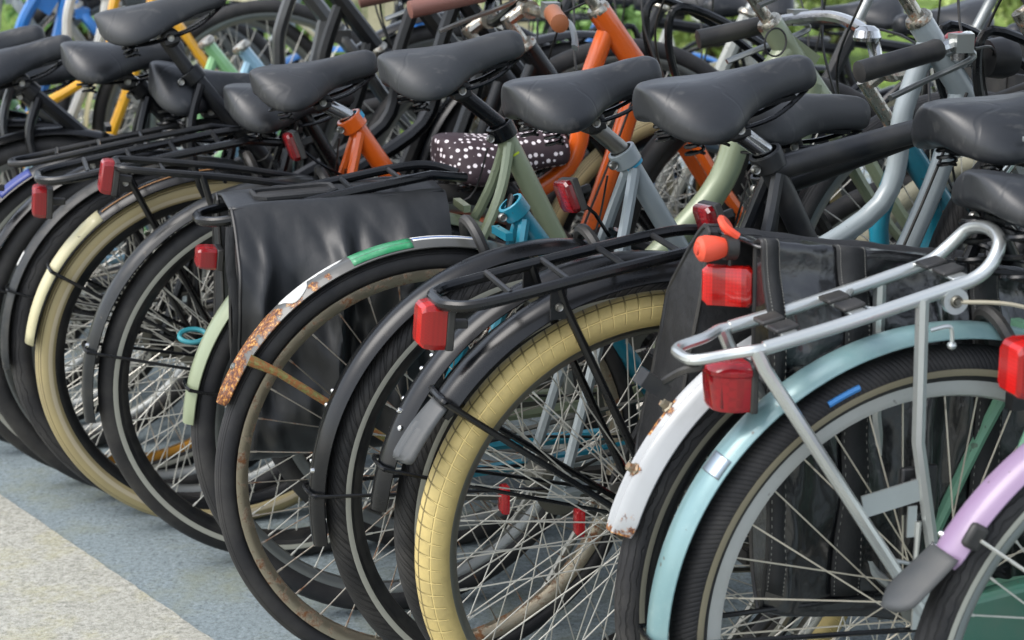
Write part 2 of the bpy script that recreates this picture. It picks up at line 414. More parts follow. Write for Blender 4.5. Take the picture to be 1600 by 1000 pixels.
# ------------------------------------------------------------------ saddle
def saddle_mesh(L=.243, wr=.107, wn=.027, hr=.034, hn=.027, dip=.006, droop=.034, kick=.010):
    m = M(); n = 36; K = 32; V = []
    for i in range(K + 1):
        t = i / K; s = .5 - .5 * cos(pi * t)                       # 0 rear .. 1 nose
        x = -L / 2 + L * s
        body = wn + (wr - wn) * (1 / (1 + math.exp((s - .47) * 12.5)))
        endr = math.sqrt(max(0, 1 - (1 - min(s / .30, 1)) ** 2.3)); endn = math.sqrt(max(0, 1 - max(0, (s - .9) / .1) ** 2.2))
        w = max(body * (endr ** .8) * (.25 + .75 * endn), .002); h = (hr + (hn - hr) * s) * (.45 + .55 * endr ** .8) * (.4 + .6 * endn)
        top = kick * max(0, 1 - s / .45) ** 2 - .007 * sin(pi * s) - .006 * max(0, s - .8) / .2 - .004 * s
        for j in range(n):
            a = 2 * pi * j / n; c_, s_ = cos(a), sin(a)
            y = w * math.copysign(abs(c_) ** .82, c_); z = h * math.copysign(abs(s_) ** (.72 if s_ > 0 else .55), s_)
            u = min(1, abs(y) / max(w, 1e-4))
            if s_ > 0: z -= h * .22 * u ** 2.5; z -= dip * math.exp(-(y / .014) ** 2) * (1 - s) * endr
            else: z *= .8 + .25 * (1 - s)
            V.append((x, y, top + z - droop * (u ** 2.2) * (1 - s) ** .7 * (w / wr)))
    F = [(i * n + j, i * n + (j + 1) % n, (i + 1) * n + (j + 1) % n, (i + 1) * n + j) for i in range(K) for j in range(n)]
    F += [tuple(range(n)), tuple(K * n + j for j in range(n))[::-1]]
    return m.add(V, F)
def coil(c, r, h, turns=3.5, wire=.0026, n=14, top=.9):
    return [(c[0] + r * (1 - .12 * math.sin(pi * i / (turns * n))) * cos(2 * pi * i / n), c[1] + r * sin(2 * pi * i / n), c[2] + h * i / (turns * n)) for i in range(int(turns * n) + 1)]
def saddle(parent, x, z, pitch=4, mat=SADDLE, post=None, springs='small', scale=1., yaw=0, label=None, **kw):
    """x,z centre of the pad; hangs its own springs, rails and clamp"""
    sd = obj('saddle', saddle_mesh(**kw), mat, parent, (x, 0, z), (0, -R(pitch), R(yaw)), sharp=0)
    sd.scale = (scale,) * 3
    if label: sd['label'] = label
    m = M()
    for s in (-1, 1): m.tube(cr([(.11, s * .008, -.03), (.05, s * .022, -.052), (-.03, s * .024, -.055), (-.085, s * .04, -.045)], 5), .0034, 6)
    m.box((-.085, 0, -.04), (.012, .12, .006)); m.box((0, 0, -.032), (.17, .05, .006))
    obj('saddle_rail', m, BLACK, sd)
    if springs:
        for s in (-1, 1):
            if springs == 'small':
                obj('spring', M().tube(coil((-.082, s * .052, -.066), .013, .034, 3.5), .0025, 5), BLACK, sd)
            else:
                obj('spring', M().tube(coil((-.075, s * .055, -.105), .024, .078, 3.2), .0036, 6), BLACK, sd)
        if springs == 'big':
            m = M()
            for s in (-1, 1): m.tube(cr([(.10, s * .012, -.04), (.03, s * .03, -.105), (-.05, s * .05, -.108), (-.075, s * .055, -.105)], 5), .0045, 6)
            obj('spring_frame', m, BLACK, sd)
    m = M().lathe([(0, -.022), (.014, -.022), (.019, -.016), (.019, .016), (.014, .022), (0, .022)], 16, 'y', (-.002, 0, -.056))
    m.box((-.002, 0, -.062), (.03, .052, .012)); obj('saddle_clamp', m, MATT, sd, bevel=.002)
    bolt(sd, (-.002, -.0235, -.056), 'y', .008, STEEL)
    return sd

# ------------------------------------------------------------------ bicycle
HUB = Vector((0, 0, .35))
def bicycle(label, loc, yaw, lean=0., frame=BLACK, style='swan', pitch=10., lug=(.14, .85), head=(.61, 1.04), seat=dict(), guard=None, fguard=None,
            rear=dict(), front=dict(), rack=None, lights=None, post=None, bars='sweep', bar_mat=ALU, grip=MATT, chaincase=None, detail=1, tube=.0165, forkm=None,
            name='bicycle', group='bicycles parked in the rack', barz=.0, steer=0., stand=True, low=False):
    b = thing(name, label, 'bicycle', (loc[0], loc[1], 0), (lean, 0, yaw), group)
    dp = R(10. - pitch)
    def r_(x, z, y=0.):
        dx, dz = x, z - .35; c_, s_ = cos(-dp), sin(-dp); return Vector((dx * c_ - dz * s_, y, .35 + dx * s_ + dz * c_))
    n = 12 if detail else 8
    LG = r_(*lug); BB = r_(.43, .36); HT = r_(*head); hdir = Vector((.09, 0, -.12)).normalized(); hdir = (r_(head[0] + .09, head[1] - .12) - HT).normalized()
    HB = HT + hdir * .17; F = HB + (r_(head[0] + .42, head[1] - .53) - HT).normalized() * .44
    F = Vector((F.x, 0, F.z)); sd_ = (LG - BB).normalized()
    # frame -------------------------------------------------------------
    m = M(); m.tube([BB, LG], tube, n); m.tube([HT, HB], tube * 1.25, n)
    m.lathe([(.0, -.036), (.024, -.036), (.024, .036), (0, .036)], 16, 'y', BB)
    if style == 'swan':
        m.tube(cr([HT + hdir * .035, HT + Vector((-.02, 0, -.14)), HT + Vector((-.055, 0, -.29)), BB + sd_ * .3 + Vector((.09, 0, .01)), BB + sd_ * .2], 6), tube * 1.0, n)
        m.tube(cr([HB - hdir * .03, HB + Vector((-.06, 0, -.13)), BB + Vector((.10, 0, .13)), BB], 6), tube * 1.1, n)
    elif style == 'wide':
        m.tube(cr([HT + hdir * .06, HT + Vector((-.04, 0, -.16)), HT + Vector((-.1, 0, -.3)), BB + sd_ * .16], 6), tube * 1.35, n)
        m.tube(cr([HB - hdir * .04, HB + Vector((-.08, 0, -.16)), BB + Vector((.08, 0, .1)), BB], 6), tube * 1.5, n)
        m.box((HT + HB) / 2 + Vector((-.02, 0, -.02)), (.07, .02, .12), Matrix.Rotation(R(35), 3, 'Y'))
    elif style == 'diamond':
        m.tube([LG - sd_ * .015, HT + hdir * .04], tube, n); m.tube([HB - hdir * .03, BB], tube * 1.1, n)
    for s in (-1, 1):
        a = LG - sd_ * .02
        m.tube(cr([a + Vector((0, s * .012, 0)), a + Vector((-.025, s * .032, -.09)), Vector((a.x * .5, s * .05, (a.z + .35) / 2)), Vector((.0, s * .066, .36))], 5), [.0095] * 8 + [.009] * 8, 8)
        m.tube([BB + Vector((-.02, s * .022, 0)), BB + Vector((-.12, s * .04, -.003)), Vector((.0, s * .066, .35))], [.012, .011, .009], 8)
        m.box((.004, s * .066, .352), (.05, .005, .045), Matrix.Rotation(R(20), 3, 'Y'))
    m.box(r_(.115, .715), (.012, .07, .012))
    fo = obj('frame', m, frame, b)
    # seat clamp, post, saddle
    sx, sz = seat.get('at', (lug[0] - .02, lug[1] + .09)); SX = r_(sx, sz)
    clamp = M().lathe([(tube * 1.05, -.012), (tube * 1.35, -.012), (tube * 1.35, .014), (tube * 1.05, .014)], 16, 'z'); clamp.box((-tube * 1.5, 0, 0), (.018, .022, .016))
    clamp.xform(Matrix.Translation(LG) @ sd_.to_track_quat('Z', 'Y').to_matrix().to_4x4()); obj('seat_clamp', clamp, seat.get('clamp', frame), b, bevel=.0015)
    bolt(b, LG + Vector((-.024, -.013, -.01)), 'y', .007, STEEL)
    cx = SX + Vector((.0, 0, -.05)) if seat.get('springs') != 'big' else SX + Vector((.01, 0, -.085))
    obj('seat_post', M().tube([LG - sd_ * .02, LG + sd_ * .015, cx], .0135, 14), post or CHROME, b)
    if not seat.get('none'):
        saddle(b, SX.x, SX.z, seat.get('pitch', 5) - math.degrees(dp), seat.get('mat', SADDLE), springs=seat.get('springs', 'small'), scale=seat.get('scale', 1.), yaw=seat.get('yaw', 0), **seat.get('shape', {}))
    if detail > 1 and style != 'diamond':
        q = M().tube([Vector((.365 * cos(R(78)), .045 * cos(R(a)), .35 + .365 * sin(R(78)) - .02 + .0 * a)) + Vector((-.052 * sin(R(a)) * .35, 0, .052 * sin(R(a)))) for a in range(-50, 231, 14)], .009, 8); q.box((.365 * cos(R(78)) - .0, -.048, .655), (.022, .018, .055)); obj('ring_lock', q, MATT, b)
    if detail:
        obj('cable', M().tube(cr([HB + Vector((-.02, -.02, .02)), BB.lerp(HB, .6) + Vector((.0, -.03, .02)), BB + Vector((.03, -.035, .06)), BB + Vector((-.1, -.05, .02)), Vector((.1, -.06, .40)), Vector((.01, -.06, .37))], 6), .0026, 5), CABLE, b)
        obj('cable', M().tube(cr([LG + Vector((-.02, .02, -.03)), Vector((LG.x * .75, .04, LG.z * .86)), Vector((.06, .04, .715))], 5), .0018, 4), CABLE, b)
    # wheels ------------------------------------------------------------
    ft = b
    wheel('rear_wheel', b, 0, .35, single=detail > 1, **rear)
    fr = dict(tyre=rear.get('tyre', T_BLACK), rim=rear.get('rim', ALU)); fr.update(front)
    fk = M(); FC = HB + hdir * .02
    for s in (-1, 1):
        fk.tube(cr([FC + Vector((0, s * .03, 0)), FC + hdir * .06 + Vector((0, s * .05, 0)), FC.lerp(F, .6) + Vector((-.012, s * .052, -.01)), F + Vector((0, s * .052, 0))], 5), [.013] * 6 + [.012] * 5 + [.009] * 5, 8)
    fk.box(FC, (.04, .09, .028)); fk.tube([HB, HB + hdir * .02], tube * 1.3, n)
    fk.lathe([(tube * 1.3, -.006), (tube * 1.55, -.006), (tube * 1.55, .006), (tube * 1.3, .006)], 16, 'z', (0, 0, 0)) if False else None
    obj('fork', fk, forkm or frame, b)
    hq = hdir.to_track_quat('Z', 'Y').to_matrix().to_4x4()
    for P_ in (HT, HB): obj('headset_cup', M().lathe([(.0, -.009), (.019, -.009), (.0225, -.003), (.0225, .003), (.018, .008), (0, .008)], 16, 'z').xform(Matrix.Translation(P_) @ hq), CHROMER, b)
    fw = wheel('front_wheel', b, F.x, F.z, **fr)
    # guards ------------------------------------------------------------
    if guard:
        g = dict(r=.374, w=.058, a0=62, a1=185, depth=.012, ridge=0, taper=.25); mt = guard.pop('mat', BLACK); extra = guard.pop('extra', None); stay = guard.pop('stay', None); bolts = guard.pop('bolts', []); g.update(guard)
        go = obj('rear_mudguard', guard_sheet(**g), mt, b, (0, 0, .35))
        if extra: extra(go, g)
        for (aa, yy) in bolts:
            rr = g['r'] - g['depth'] * (abs(yy) / (g['w'] / 2)) ** 2.6; nrm = Vector((cos(R(aa)), (1.2 if abs(yy) > .015 else 0) * math.copysign(1, yy), sin(R(aa)))).normalized()
            bolt(go, (rr * cos(R(aa)), yy, rr * sin(R(aa))), nrm, .0045, CHROME)
        if stay is not None:
            sa, sm_, srad = stay; rr = g['r'] + .003; hw = g['w'] / 2 + .004; P0 = Vector((rr * cos(R(sa)), 0, rr * sin(R(sa))))
            dn = P0.normalized()
            pts = [Vector((.0, -.062, .005)), P0 * .9 + Vector((0, -hw - .003, 0)), P0 - dn * .008 + Vector((0, -hw, 0)), P0 + Vector((0, -hw * .6, 0)), P0 + Vector((0, hw * .6, 0)), P0 - dn * .008 + Vector((0, hw, 0)), P0 * .9 + Vector((0, hw + .003, 0)), Vector((0, .062, .005))]
            obj('stay', M().tube([p for p in cr(pts, 4)], srad, 7), sm_, go)
    if fguard:
        fg = dict(r=.376, w=.056, a0=15, a1=190, depth=.012, k=36); fm = fguard.pop('mat', BLACK); fg.update(fguard)
        fgo = obj('front_mudguard', guard_sheet(**fg), fm, b, (F.x, 0, F.z))
        P0 = Vector((.37 * cos(R(200)), 0, .37 * sin(R(200))))
        obj('stay', M().tube([Vector((0, -.056, 0)), P0 * .93 + Vector((0, -.03, 0)), P0 * .93 + Vector((0, .03, 0)), Vector((0, .056, 0))], .0022, 6), BLACK, fgo)
    # cranks, chain ------------------------------------------------------
    cm = M(); ca = random.uniform(0, 2 * pi)
    for s, q in ((-1, 0), (1, pi)):
        e = BB + Vector((.17 * cos(ca + q), s * .075, .17 * sin(ca + q))); cm.tube([BB + Vector((0, s * .05, 0)), BB + Vector((0, s * .065, 0)), e], [.008, .011, .008], 8)
    ck = obj('crank', cm, STEEL, b)
    for s, q in ((-1, 0), (1, pi)):
        e = BB + Vector((.17 * cos(ca + q), s * .12, .17 * sin(ca + q))); pm = M().box(e + Vector((0, 0, .01)), (.085, .07, .008)).box(e + Vector((0, 0, -.01)), (.085, .07, .008)); pm.box(e + Vector((.043, 0, 0)), (.006, .075, .024)); pm.box(e + Vector((-.043, 0, 0)), (.006, .075, .024)); pm.tube([e + Vector((0, -s * .05, 0)), e], .006, 8)
        obj('pedal', pm, MATT, b)
    if chaincase is not None:
        q = M(); A = Vector((.0, -.058, .35)); Bp = BB + Vector((0, -.058, 0)); P_ = []
        an = atan2(Bp.z - A.z, Bp.x - A.x)
        for i in range(13): a = an + pi / 2 + pi * i / 12; P_.append((A.x + .045 * cos(a), A.z + .045 * sin(a)))
        for i in range(13): a = an - pi / 2 + pi * i / 12; P_.append((Bp.x + .098 * cos(a), Bp.z + .098 * sin(a)))
        k = len(P_); V = [(x, -.05, z) for x, z in P_] + [(x, -.08, z) for x, z in P_]
        q.add(V, [tuple(range(k)), tuple(range(k, 2 * k))[::-1]] + [(i, (i + 1) % k, k + (i + 1) % k, k + i) for i in range(k)]); obj('chain_case', q, chaincase, b, bevel=.008)
    else:
        q = M().lathe([(.055, -.052), (.092, -.052), (.092, -.056), (.055, -.056), (.055, -.052)], 36, 'y', (BB.x, 0, BB.z)); obj('chain_ring', q, DARKSP, b)
        q = M()
        q.tube([(.0, -.054, .39), BB + Vector((0, -.054, .093))], .004, 4); q.tube([(.0, -.054, .31), BB + Vector((0, -.054, -.093))], .004, 4); q.tube(arc(BB.x, BB.z, .093, -80, 88, -.054, 14), .004, 4)
        q.lathe([(.0, -.052), (.04, -.052), (.04, -.057), (0, -.057)], 20, 'y', (0, 0, .35)); obj('chain', q, DARKSP, b)
    if stand:
        q = M(); q.tube([BB + Vector((-.09, .03, -.02)), Vector((BB.x - .22, .09, .03 if low else .06))], .008, 8); q.tube([Vector((BB.x - .22, .09, .045)), Vector((BB.x - .26, .1, .03))], .01, 8); obj('kickstand', q, STEEL, b)
    # stem + handlebar ---------------------------------------------------
    up = -hdir; ST = HT + up * (.09 + barz)
    if bars:
        obj('stem', M().tube([HT, ST], .0115, 12).tube([ST + up * -.01, ST + Vector((.035, 0, .012))], .013, 10).lathe([(0, -.02), (.018, -.02), (.018, .02), (0, .02)], 14, 'y', ST + Vector((.045, 0, .015))), CHROMER if detail else ALU, b)
        C0 = ST + Vector((.045, 0, .015)); hb = M(); ends = []
        for s in (-1, 1):
            if bars == 'sweep': P_ = [(0, 0, 0), (.01, .05, .0), (.035, .13, .045), (.01, .22, .07), (-.07, .27, .06), (-.2, .285, .035)]
            elif bars == 'straight': P_ = [(0, 0, 0), (.01, .06, .0), (.0, .12, .012), (-.008, .17, .02), (-.015, .20, .02), (-.04, .315, .02)]
            else: P_ = [(0, 0, 0), (.0, .06, .0), (-.01, .14, .03), (-.05, .21, .045), (-.1, .27, .045), (-.17, .31, .04)]
            Q = [C0 + Vector((x, s * y, z)) for x, y, z in P_]; hb.tube(cr(Q, 6), .0112, 10); ends.append((Q[-2], Q[-1], s))
        hbo = obj('handlebar', hb, bar_mat, b)
        for a, e, s in ends:
            d = (e - a).normalized(); gm = M().tube([a + d * .0, a + d * .006, a + d * .02, e, e + d * .012, e + d * .014], [.0155, .0172, .016, .0165, .0165, .009], 14)
            obj('grip', gm, grip, hbo)
            lv = M().tube(cr([a + d * -.045 + Vector((.012, 0, -.012)), a + d * -.02 + Vector((.035, 0, -.022)), a + d * .07 + Vector((.035, -s * .0, -.035)), a + d * .12 + Vector((.03, 0, -.045))], 4), .0048, 6, flat=1.6); lv.box(a + d * -.04, (.03, .026, .028))
            obj('brake_lever', lv, ALU if detail else MATT, hbo)
            obj('cable', M().tube(cr([a + d * -.045 + Vector((.02, 0, -.01)), C0 + Vector((.12, s * .12, .03)), C0 + Vector((.11, s * .03, -.12)), HB + Vector((.04, 0, -.02))], 6), .0024, 5), CABLE, hbo)
        bl = M().lathe([(0, .02), (.012, .0185), (.021, .012), (.025, 0), (.023, -.006), (0, -.008)], 16, 'z', C0 + Vector((.015, .1, .045))); obj('bell', bl, CHROME, hbo)
    # rack ----------------------------------------------------------------
    if rack == 'black':
        rm = M(); z0, z1 = .722, .778
        loop = cr([(.05, -.05, z1), (-.1, -.056, .755), (-.27, -.056, z0 + .002), (-.318, -.035, z0 - .004), (-.326, 0, z0 - .005), (-.318, .035, z0 - .004), (-.27, .056, z0 + .002), (-.1, .056, .755), (.05, .05, z1), (.115, .022, z1 - .012)], 6)
        loop = [r_(p.x, p.z, p.y) for p in [Vector((.115, -.022, z1 - .012))] + loop]
        rk = obj('luggage_rack', rm.tube(loop, .0065 if detail < 2 else .008, 10), BLACK2 if detail < 2 else BLACK, b)
        for x in (-.24, -.16, -.08, .0):
            z = z0 + (x + .3) * (z1 - z0) / .35 + .003; obj('rung', M().tube([r_(x, z, -.056), r_(x, z, .056)], .0036 if detail < 2 else .0045, 7), BLACK2, rk)
        for s in (-1, 1):
            A = r_(-.175, .742, s * .056); q = M().tube([A, A + Vector((.01, 0, -.03)), Vector((.0, s * .07, .365))], [.0065, .0062, .0062], 8); q.box(A + Vector((.0, s * .002, -.022)), (.022, .005, .05)); obj('rack_leg', q, BLACK2 if detail < 2 else BLACK, rk)
            bolt(rk, A + Vector((.0, s * .005, -.03)), (0, s, 0), .006, STEEL)
        # fixing strap to the seat tube, spring clip
        if False: obj('spring_clip', M().tube([r_(.02, z1 + .008, -.03), r_(-.22, .752, -.03), r_(-.24, .75, 0), r_(-.22, .752, .03), r_(.02, z1 + .008, .03)], .0035, 6), BLACK2, rk)
    if callable(rack): rack(b, r_)
    if lights: lights(b, r_)
    return b

def round_lens(b, p, d, mat, label=None):
    """barrel shaped tail lamp, bulged to the rear, narrower below, with a proud top rim"""
    dx, dy, dz = d; V = []; K = 18; lv = [(-.5, .86), (-.42, .92), (.22, .97), (.26, 1.04), (.34, 1.06), (.40, 1.0), (.5, .78)]
    for h, sc in lv:
        for i in range(K + 1):
            a = pi / 2 + pi * i / K; V.append((dx * sc * (-abs(cos(a)) ** .7), dy / 2 * sc * math.copysign(abs(sin(a)) ** .8, sin(a)), dz * h))
    n = K + 1; F = [(i * n + j, i * n + (j + 1) % n, (i + 1) * n + (j + 1) % n, (i + 1) * n + j) for i in range(len(lv) - 1) for j in range(n)] + [tuple(range(n)), tuple((len(lv) - 1) * n + j for j in range(n))[::-1]]
    o = obj('tail_lamp', M().add(V, F), mat, b, p, sharp=28)
    if label: o['label'] = label
    q = M(); q.box((.005, 0, -.002), (.010, dy * 1.0, dz * 1.0)); obj('back_plate', q, MATT, o, bevel=.003)
    obj('reflector_strip', M().box((-dx * .62, -dy * .33, -dz * .12), (.012, .006, dz * .6)), RED2, o, bevel=.001)
    return o
def box_lens(b, p, d=(.03, .055, .045), mat=None, rot=0., back=True, label=None, name='rear_reflector'):
    """small rear reflector facing backwards: lens with bulged face, black back plate"""
    x, y, z = p; dx, dy, dz = d
    q = M(); V = []; pr = []
    for i, (sx, sc) in enumerate(((0, 1), (-dx * .5, 1), (-dx * .85, .93), (-dx, .8))):
        for (a, c) in ((-1, -.75), (-.8, -1), (.8, -1), (1, -.75), (1, .75), (.8, 1), (-.8, 1), (-1, .75)): V.append((sx, a * dy / 2 * sc, c * dz / 2 * sc))
    F = [(i * 8 + j, i * 8 + (j + 1) % 8, (i + 1) * 8 + (j + 1) % 8, (i + 1) * 8 + j) for i in range(3) for j in range(8)] + [tuple(range(8)), tuple(24 + j for j in range(8))[::-1]]
    o = obj(name, q.add(V, F), mat or RED, b, (x, y, z), (0, R(rot), 0), sharp=25)
    if label: o['label'] = label
    if back: obj('back_plate', M().box((.006, 0, 0), (.011, dy * 1.04, dz * 1.02)).box((.02, 0, 0), (.03, .012, .012)), MATT, o, bevel=.002)
    return o

# ------------------------------------------------------------------ ground in two surfacings, greenery behind
def paving(name, cols, mossc):
    t = NT(name); co = t.coord()
    n1 = t.noise(3.1, 7, .7, co); n2 = t.noise(110, 4, .8, co); n3 = t.noise(300, 2, .6, co); n4 = t.noise(9, 5, .6, co)
    vo = t.n('ShaderNodeTexVoronoi'); vo.inputs['Scale'].default_value = 150; t.l(co, vo.inputs['Vector'])
    base = t.ramp(n2, [(p, srgb(c)) for p, c in zip((.30, .44, .58, .75), cols)])
    gr = t.ramp(vo.outputs['Color'], [(.0, (.3, .3, .3)), (.25, (.85, .85, .85)), (.8, (1, 1, 1))])
    mx = t.n('ShaderNodeMix', data_type='RGBA', blend_type='MULTIPLY'); mx.inputs[0].default_value = .55; t.l(base, mx.inputs[6]); t.l(gr, mx.inputs[7])
    moss = t.ramp(t.math('MULTIPLY', n1, t.math('ADD', n4, .5)), [(.5, (0, 0, 0)), (.72, (1, 1, 1))])
    col = t.mix(t.math('MULTIPLY', moss, .7), mx.outputs[2], srgb(mossc))
    st = t.ramp(n1, [(.34, (1, 1, 1)), (.5, (0, 0, 0))]); col = t.mix(t.math('MULTIPLY', st, .55), col, srgb(cols[1])); pit = t.ramp(t.noise(170, 2, .5, co), [(.30, (1, 1, 1)), (.38, (0, 0, 0))]); col = t.mix(t.math('MULTIPLY', pit, .7), col, srgb(cols[0]))
    t.bump(t.math('ADD', n2, t.math('MULTIPLY', n3, .5)), .55, .003)
    return t.set(base=col, rough=.85, spec=.3)
def ground():
    pm = paving('blue grey concrete', ('#4e5759', '#788488', '#8b979b', '#a1acaf'), '#7f8470')
    o = obj('pavement', M().add([(-60, -60, 0), (60, -60, 0), (60, 120, 0), (-60, 120, 0)], [(0, 1, 2, 3)]), pm); o['kind'] = 'structure'
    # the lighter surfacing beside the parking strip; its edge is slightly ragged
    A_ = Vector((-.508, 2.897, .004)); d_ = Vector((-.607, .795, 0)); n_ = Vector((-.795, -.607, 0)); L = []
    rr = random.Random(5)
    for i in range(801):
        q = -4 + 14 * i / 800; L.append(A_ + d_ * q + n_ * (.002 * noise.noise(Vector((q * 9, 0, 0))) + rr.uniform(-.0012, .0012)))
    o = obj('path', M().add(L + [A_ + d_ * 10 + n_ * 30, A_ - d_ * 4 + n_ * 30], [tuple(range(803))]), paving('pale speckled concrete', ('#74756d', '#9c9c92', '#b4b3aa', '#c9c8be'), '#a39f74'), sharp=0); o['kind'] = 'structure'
    t = NT('lawn'); n1 = t.noise(3, 6); n2 = t.noise(60, 4)
    col = t.ramp(t.math('ADD', t.math('MULTIPLY', n1, .6), t.math('MULTIPLY', n2, .4)), [(.35, srgb('#4e6128')), (.55, srgb('#74903f')), (.7, srgb('#9bac5e'))]); t.bump(n2, 1., .03); t.set(base=col, rough=.9, spec=.2)
    V = []; F = []; nx, ny = 60, 40
    for j in range(ny + 1):
        for i in range(nx + 1):
            x = -30 + i; y = 8.6 + .75 * j; V.append((x, y, .004 + (.03 * (noise.noise(Vector((x, y, 0))) + 1) if j else 0)))
    F = [(j * (nx + 1) + i, j * (nx + 1) + i + 1, (j + 1) * (nx + 1) + i + 1, (j + 1) * (nx + 1) + i) for j in range(ny) for i in range(nx)]
    o = obj('lawn', M().add(V, F), t.m, sharp=0); o['kind'] = 'structure'
    g = M(); rd = random.Random(3)
    for i in range(14000):
        x = rd.uniform(-4, 5); y = 8.6 + 5 * rd.random() ** 1.4; h = rd.uniform(.03, .1); a = rd.uniform(0, pi); dx, dy = .006 * cos(a), .006 * sin(a)
        lx, ly = rd.uniform(-.03, .03), rd.uniform(-.03, .03)
        g.add([(x - dx, y - dy, 0.01), (x + dx, y + dy, 0.01), (x + lx, y + ly, h)], [(0, 1, 2)])
    t = NT('grass blades'); t.set(base=t.ramp(t.noise(7, 3), [(.4, srgb('#46591f')), (.6, srgb('#7d9144'))]), rough=.7)
    o = obj('grass', g, t.m, sharp=0); o['kind'] = 'stuff'; o['label'] = 'short green grass behind the parked bicycles'; o['category'] = 'grass'
ground()

def leaf_mat(key, a, b_):
    t = NT(key); n = t.noise(9, 3); n2 = t.noise(45, 2)
    t.set(base=t.ramp(t.math('ADD', t.math('MULTIPLY', n, .5), t.math('MULTIPLY', n2, .5)), [(.38, srgb(a)), (.6, srgb(b_))]), rough=.5); return t.m
def shrub(label, x, y, rx, ry, h, lm, seed, flowers=None, leaf=.045, count=2600):
    rd = random.Random(seed); t = thing('shrub', label, 'shrub', (x, y, 0), group='shrubs behind the bicycles')
    m = M(); lobes = [(rd.uniform(-.6, .6) * rx, rd.uniform(-.5, .5) * ry, rd.uniform(.4, .8) * h, rd.uniform(.3, .55)) for _ in range(14)]
    for i in range(count):
        lx, ly, lz, lr = rd.choice(lobes); d = Vector((rd.gauss(0, 1), rd.gauss(0, 1), rd.gauss(0, 1))).normalized() * rd.uniform(.6, 1.05)
        p = Vector((lx + d.x * lr * rx * .8, ly + d.y * lr * ry * .8, max(.02, lz + d.z * lr * h * .8)))
        s = leaf * rd.uniform(.6, 1.3); n = (d + Vector((rd.uniform(-.7, .7), rd.uniform(-.7, .7), rd.uniform(-.2, .9)))).normalized(); a = n.orthogonal().normalized(); b_ = n.cross(a)
        q = rd.uniform(0, pi); a, b_ = a * cos(q) + b_ * sin(q), b_ * cos(q) - a * sin(q)
        m.add([p - a * s, p + b_ * s * .45 + n * s * .1, p + a * s, p - b_ * s * .45 + n * s * .1], [(0, 1, 2, 3)])
    obj('foliage', m, lm, t, sharp=0)['kind'] = 'stuff'
    sm = M()
    for i in range(9): a = rd.uniform(0, 2 * pi); sm.tube(cr([(0, 0, 0), (rx * .25 * cos(a), ry * .25 * sin(a), h * .4), (rx * .6 * cos(a), ry * .6 * sin(a), h * .75)], 3), [.018] * 3 + [.01] * 3 + [.005], 5)
    obj('stem', sm, plastic('bark', '#4c3d2c', .9), t)
    if flowers:
        fm = M()
        for i in range(flowers):
            lx, ly, lz, lr = rd.choice(lobes); d = Vector((rd.gauss(0, 1), -abs(rd.gauss(0, 1)), abs(rd.gauss(0, .7)))).normalized(); p = Vector((lx + d.x * lr * rx, ly + d.y * lr * ry, lz + d.z * lr * h * .8))
            for k in range(5):
                a = 2 * pi * k / 5; c = p + Vector((.02 * cos(a), -.004, .02 * sin(a))); fm.add([p, c + Vector((.012 * cos(a + 1.2), 0, .012 * sin(a + 1.2))), c + Vector((.014 * cos(a), -.006, .014 * sin(a))), c + Vector((.012 * cos(a - 1.2), 0, .012 * sin(a - 1.2)))], [(0, 1, 2, 3)])
        obj('blossom', fm, plastic('white petals', '#dcdcd6', .6), t, sharp=0)['kind'] = 'stuff'
LF1 = leaf_mat('mid green leaves', '#557f3c', '#9cc070'); LF2 = leaf_mat('yellow green leaves', '#7a9349', '#bcc97e'); LF3 = leaf_mat('deep green leaves', '#4a773c', '#86b06a')
shrub('deep green round shrub behind the bicycles left of the pale fence', -1.25, 11.2, .75, .6, 1.0, LF1, 2)
shrub('dark green shrub farthest left behind the yellow bicycle', -2.6, 11.4, .8, .6, 1.0, LF3, 1)
shrub('green shrub with small white blossoms right of the orange head tube', 1.15, 10.8, .55, .5, .85, LF2, 3, 90)
shrub('tall yellow green shrub between the blossoming shrub and the black crate', 2.0, 11.5, .6, .5, .95, LF2, 4, 14)
shrub('yellow green shrub farthest right behind the grey bicycle', 3.1, 10.9, .7, .5, .95, LF2, 5)
shrub('low green shrub right beside the pale fence', .45, 10.6, .35, .4, .6, LF1, 6, 10)

fn = thing('board_fence', 'pale beige fence of upright boards behind the bicycles', 'fence', (-.35, 10.9, 0))
WOOD = paint('pale beige boards', '#b5ab90', .7, 0, 0, .5)
for i in range(11):
    if i == 0: bmh = M().box((0, 0, .62), (.088, .022, 1.2)); bme = bmh.mesh('board'); 
    link('board', bme, WOOD, fn, (-.55 + i * .098, 0, random.uniform(-.012, .012)))
for z in (.3, .95): obj('rail', M().box((-.06, .03, z), (1.15, .04, .07)), WOOD, fn)
bw = thing('brick_pillar', 'pinkish brick pillar standing right of the pale fence', 'pillar', (.36, 11.6, 0)); BRK = paint('pink brick', '#9c6a5c', .85, 0, 0, .5); 
obj('mortar', M().box((0, 0, .6), (.42, .2, 1.2)), plastic('mortar', '#9a9488', .9), bw); brm = M().box((0, 0, 0), (.205, .1, .058)).mesh('brick')
for j in range(17):
    for i in range(2 if j % 2 == 0 else 1):
        link('brick', brm, BRK, bw, ((-.107 + .214 * i) if j % 2 == 0 else 0, -.056, .04 + .068 * j))

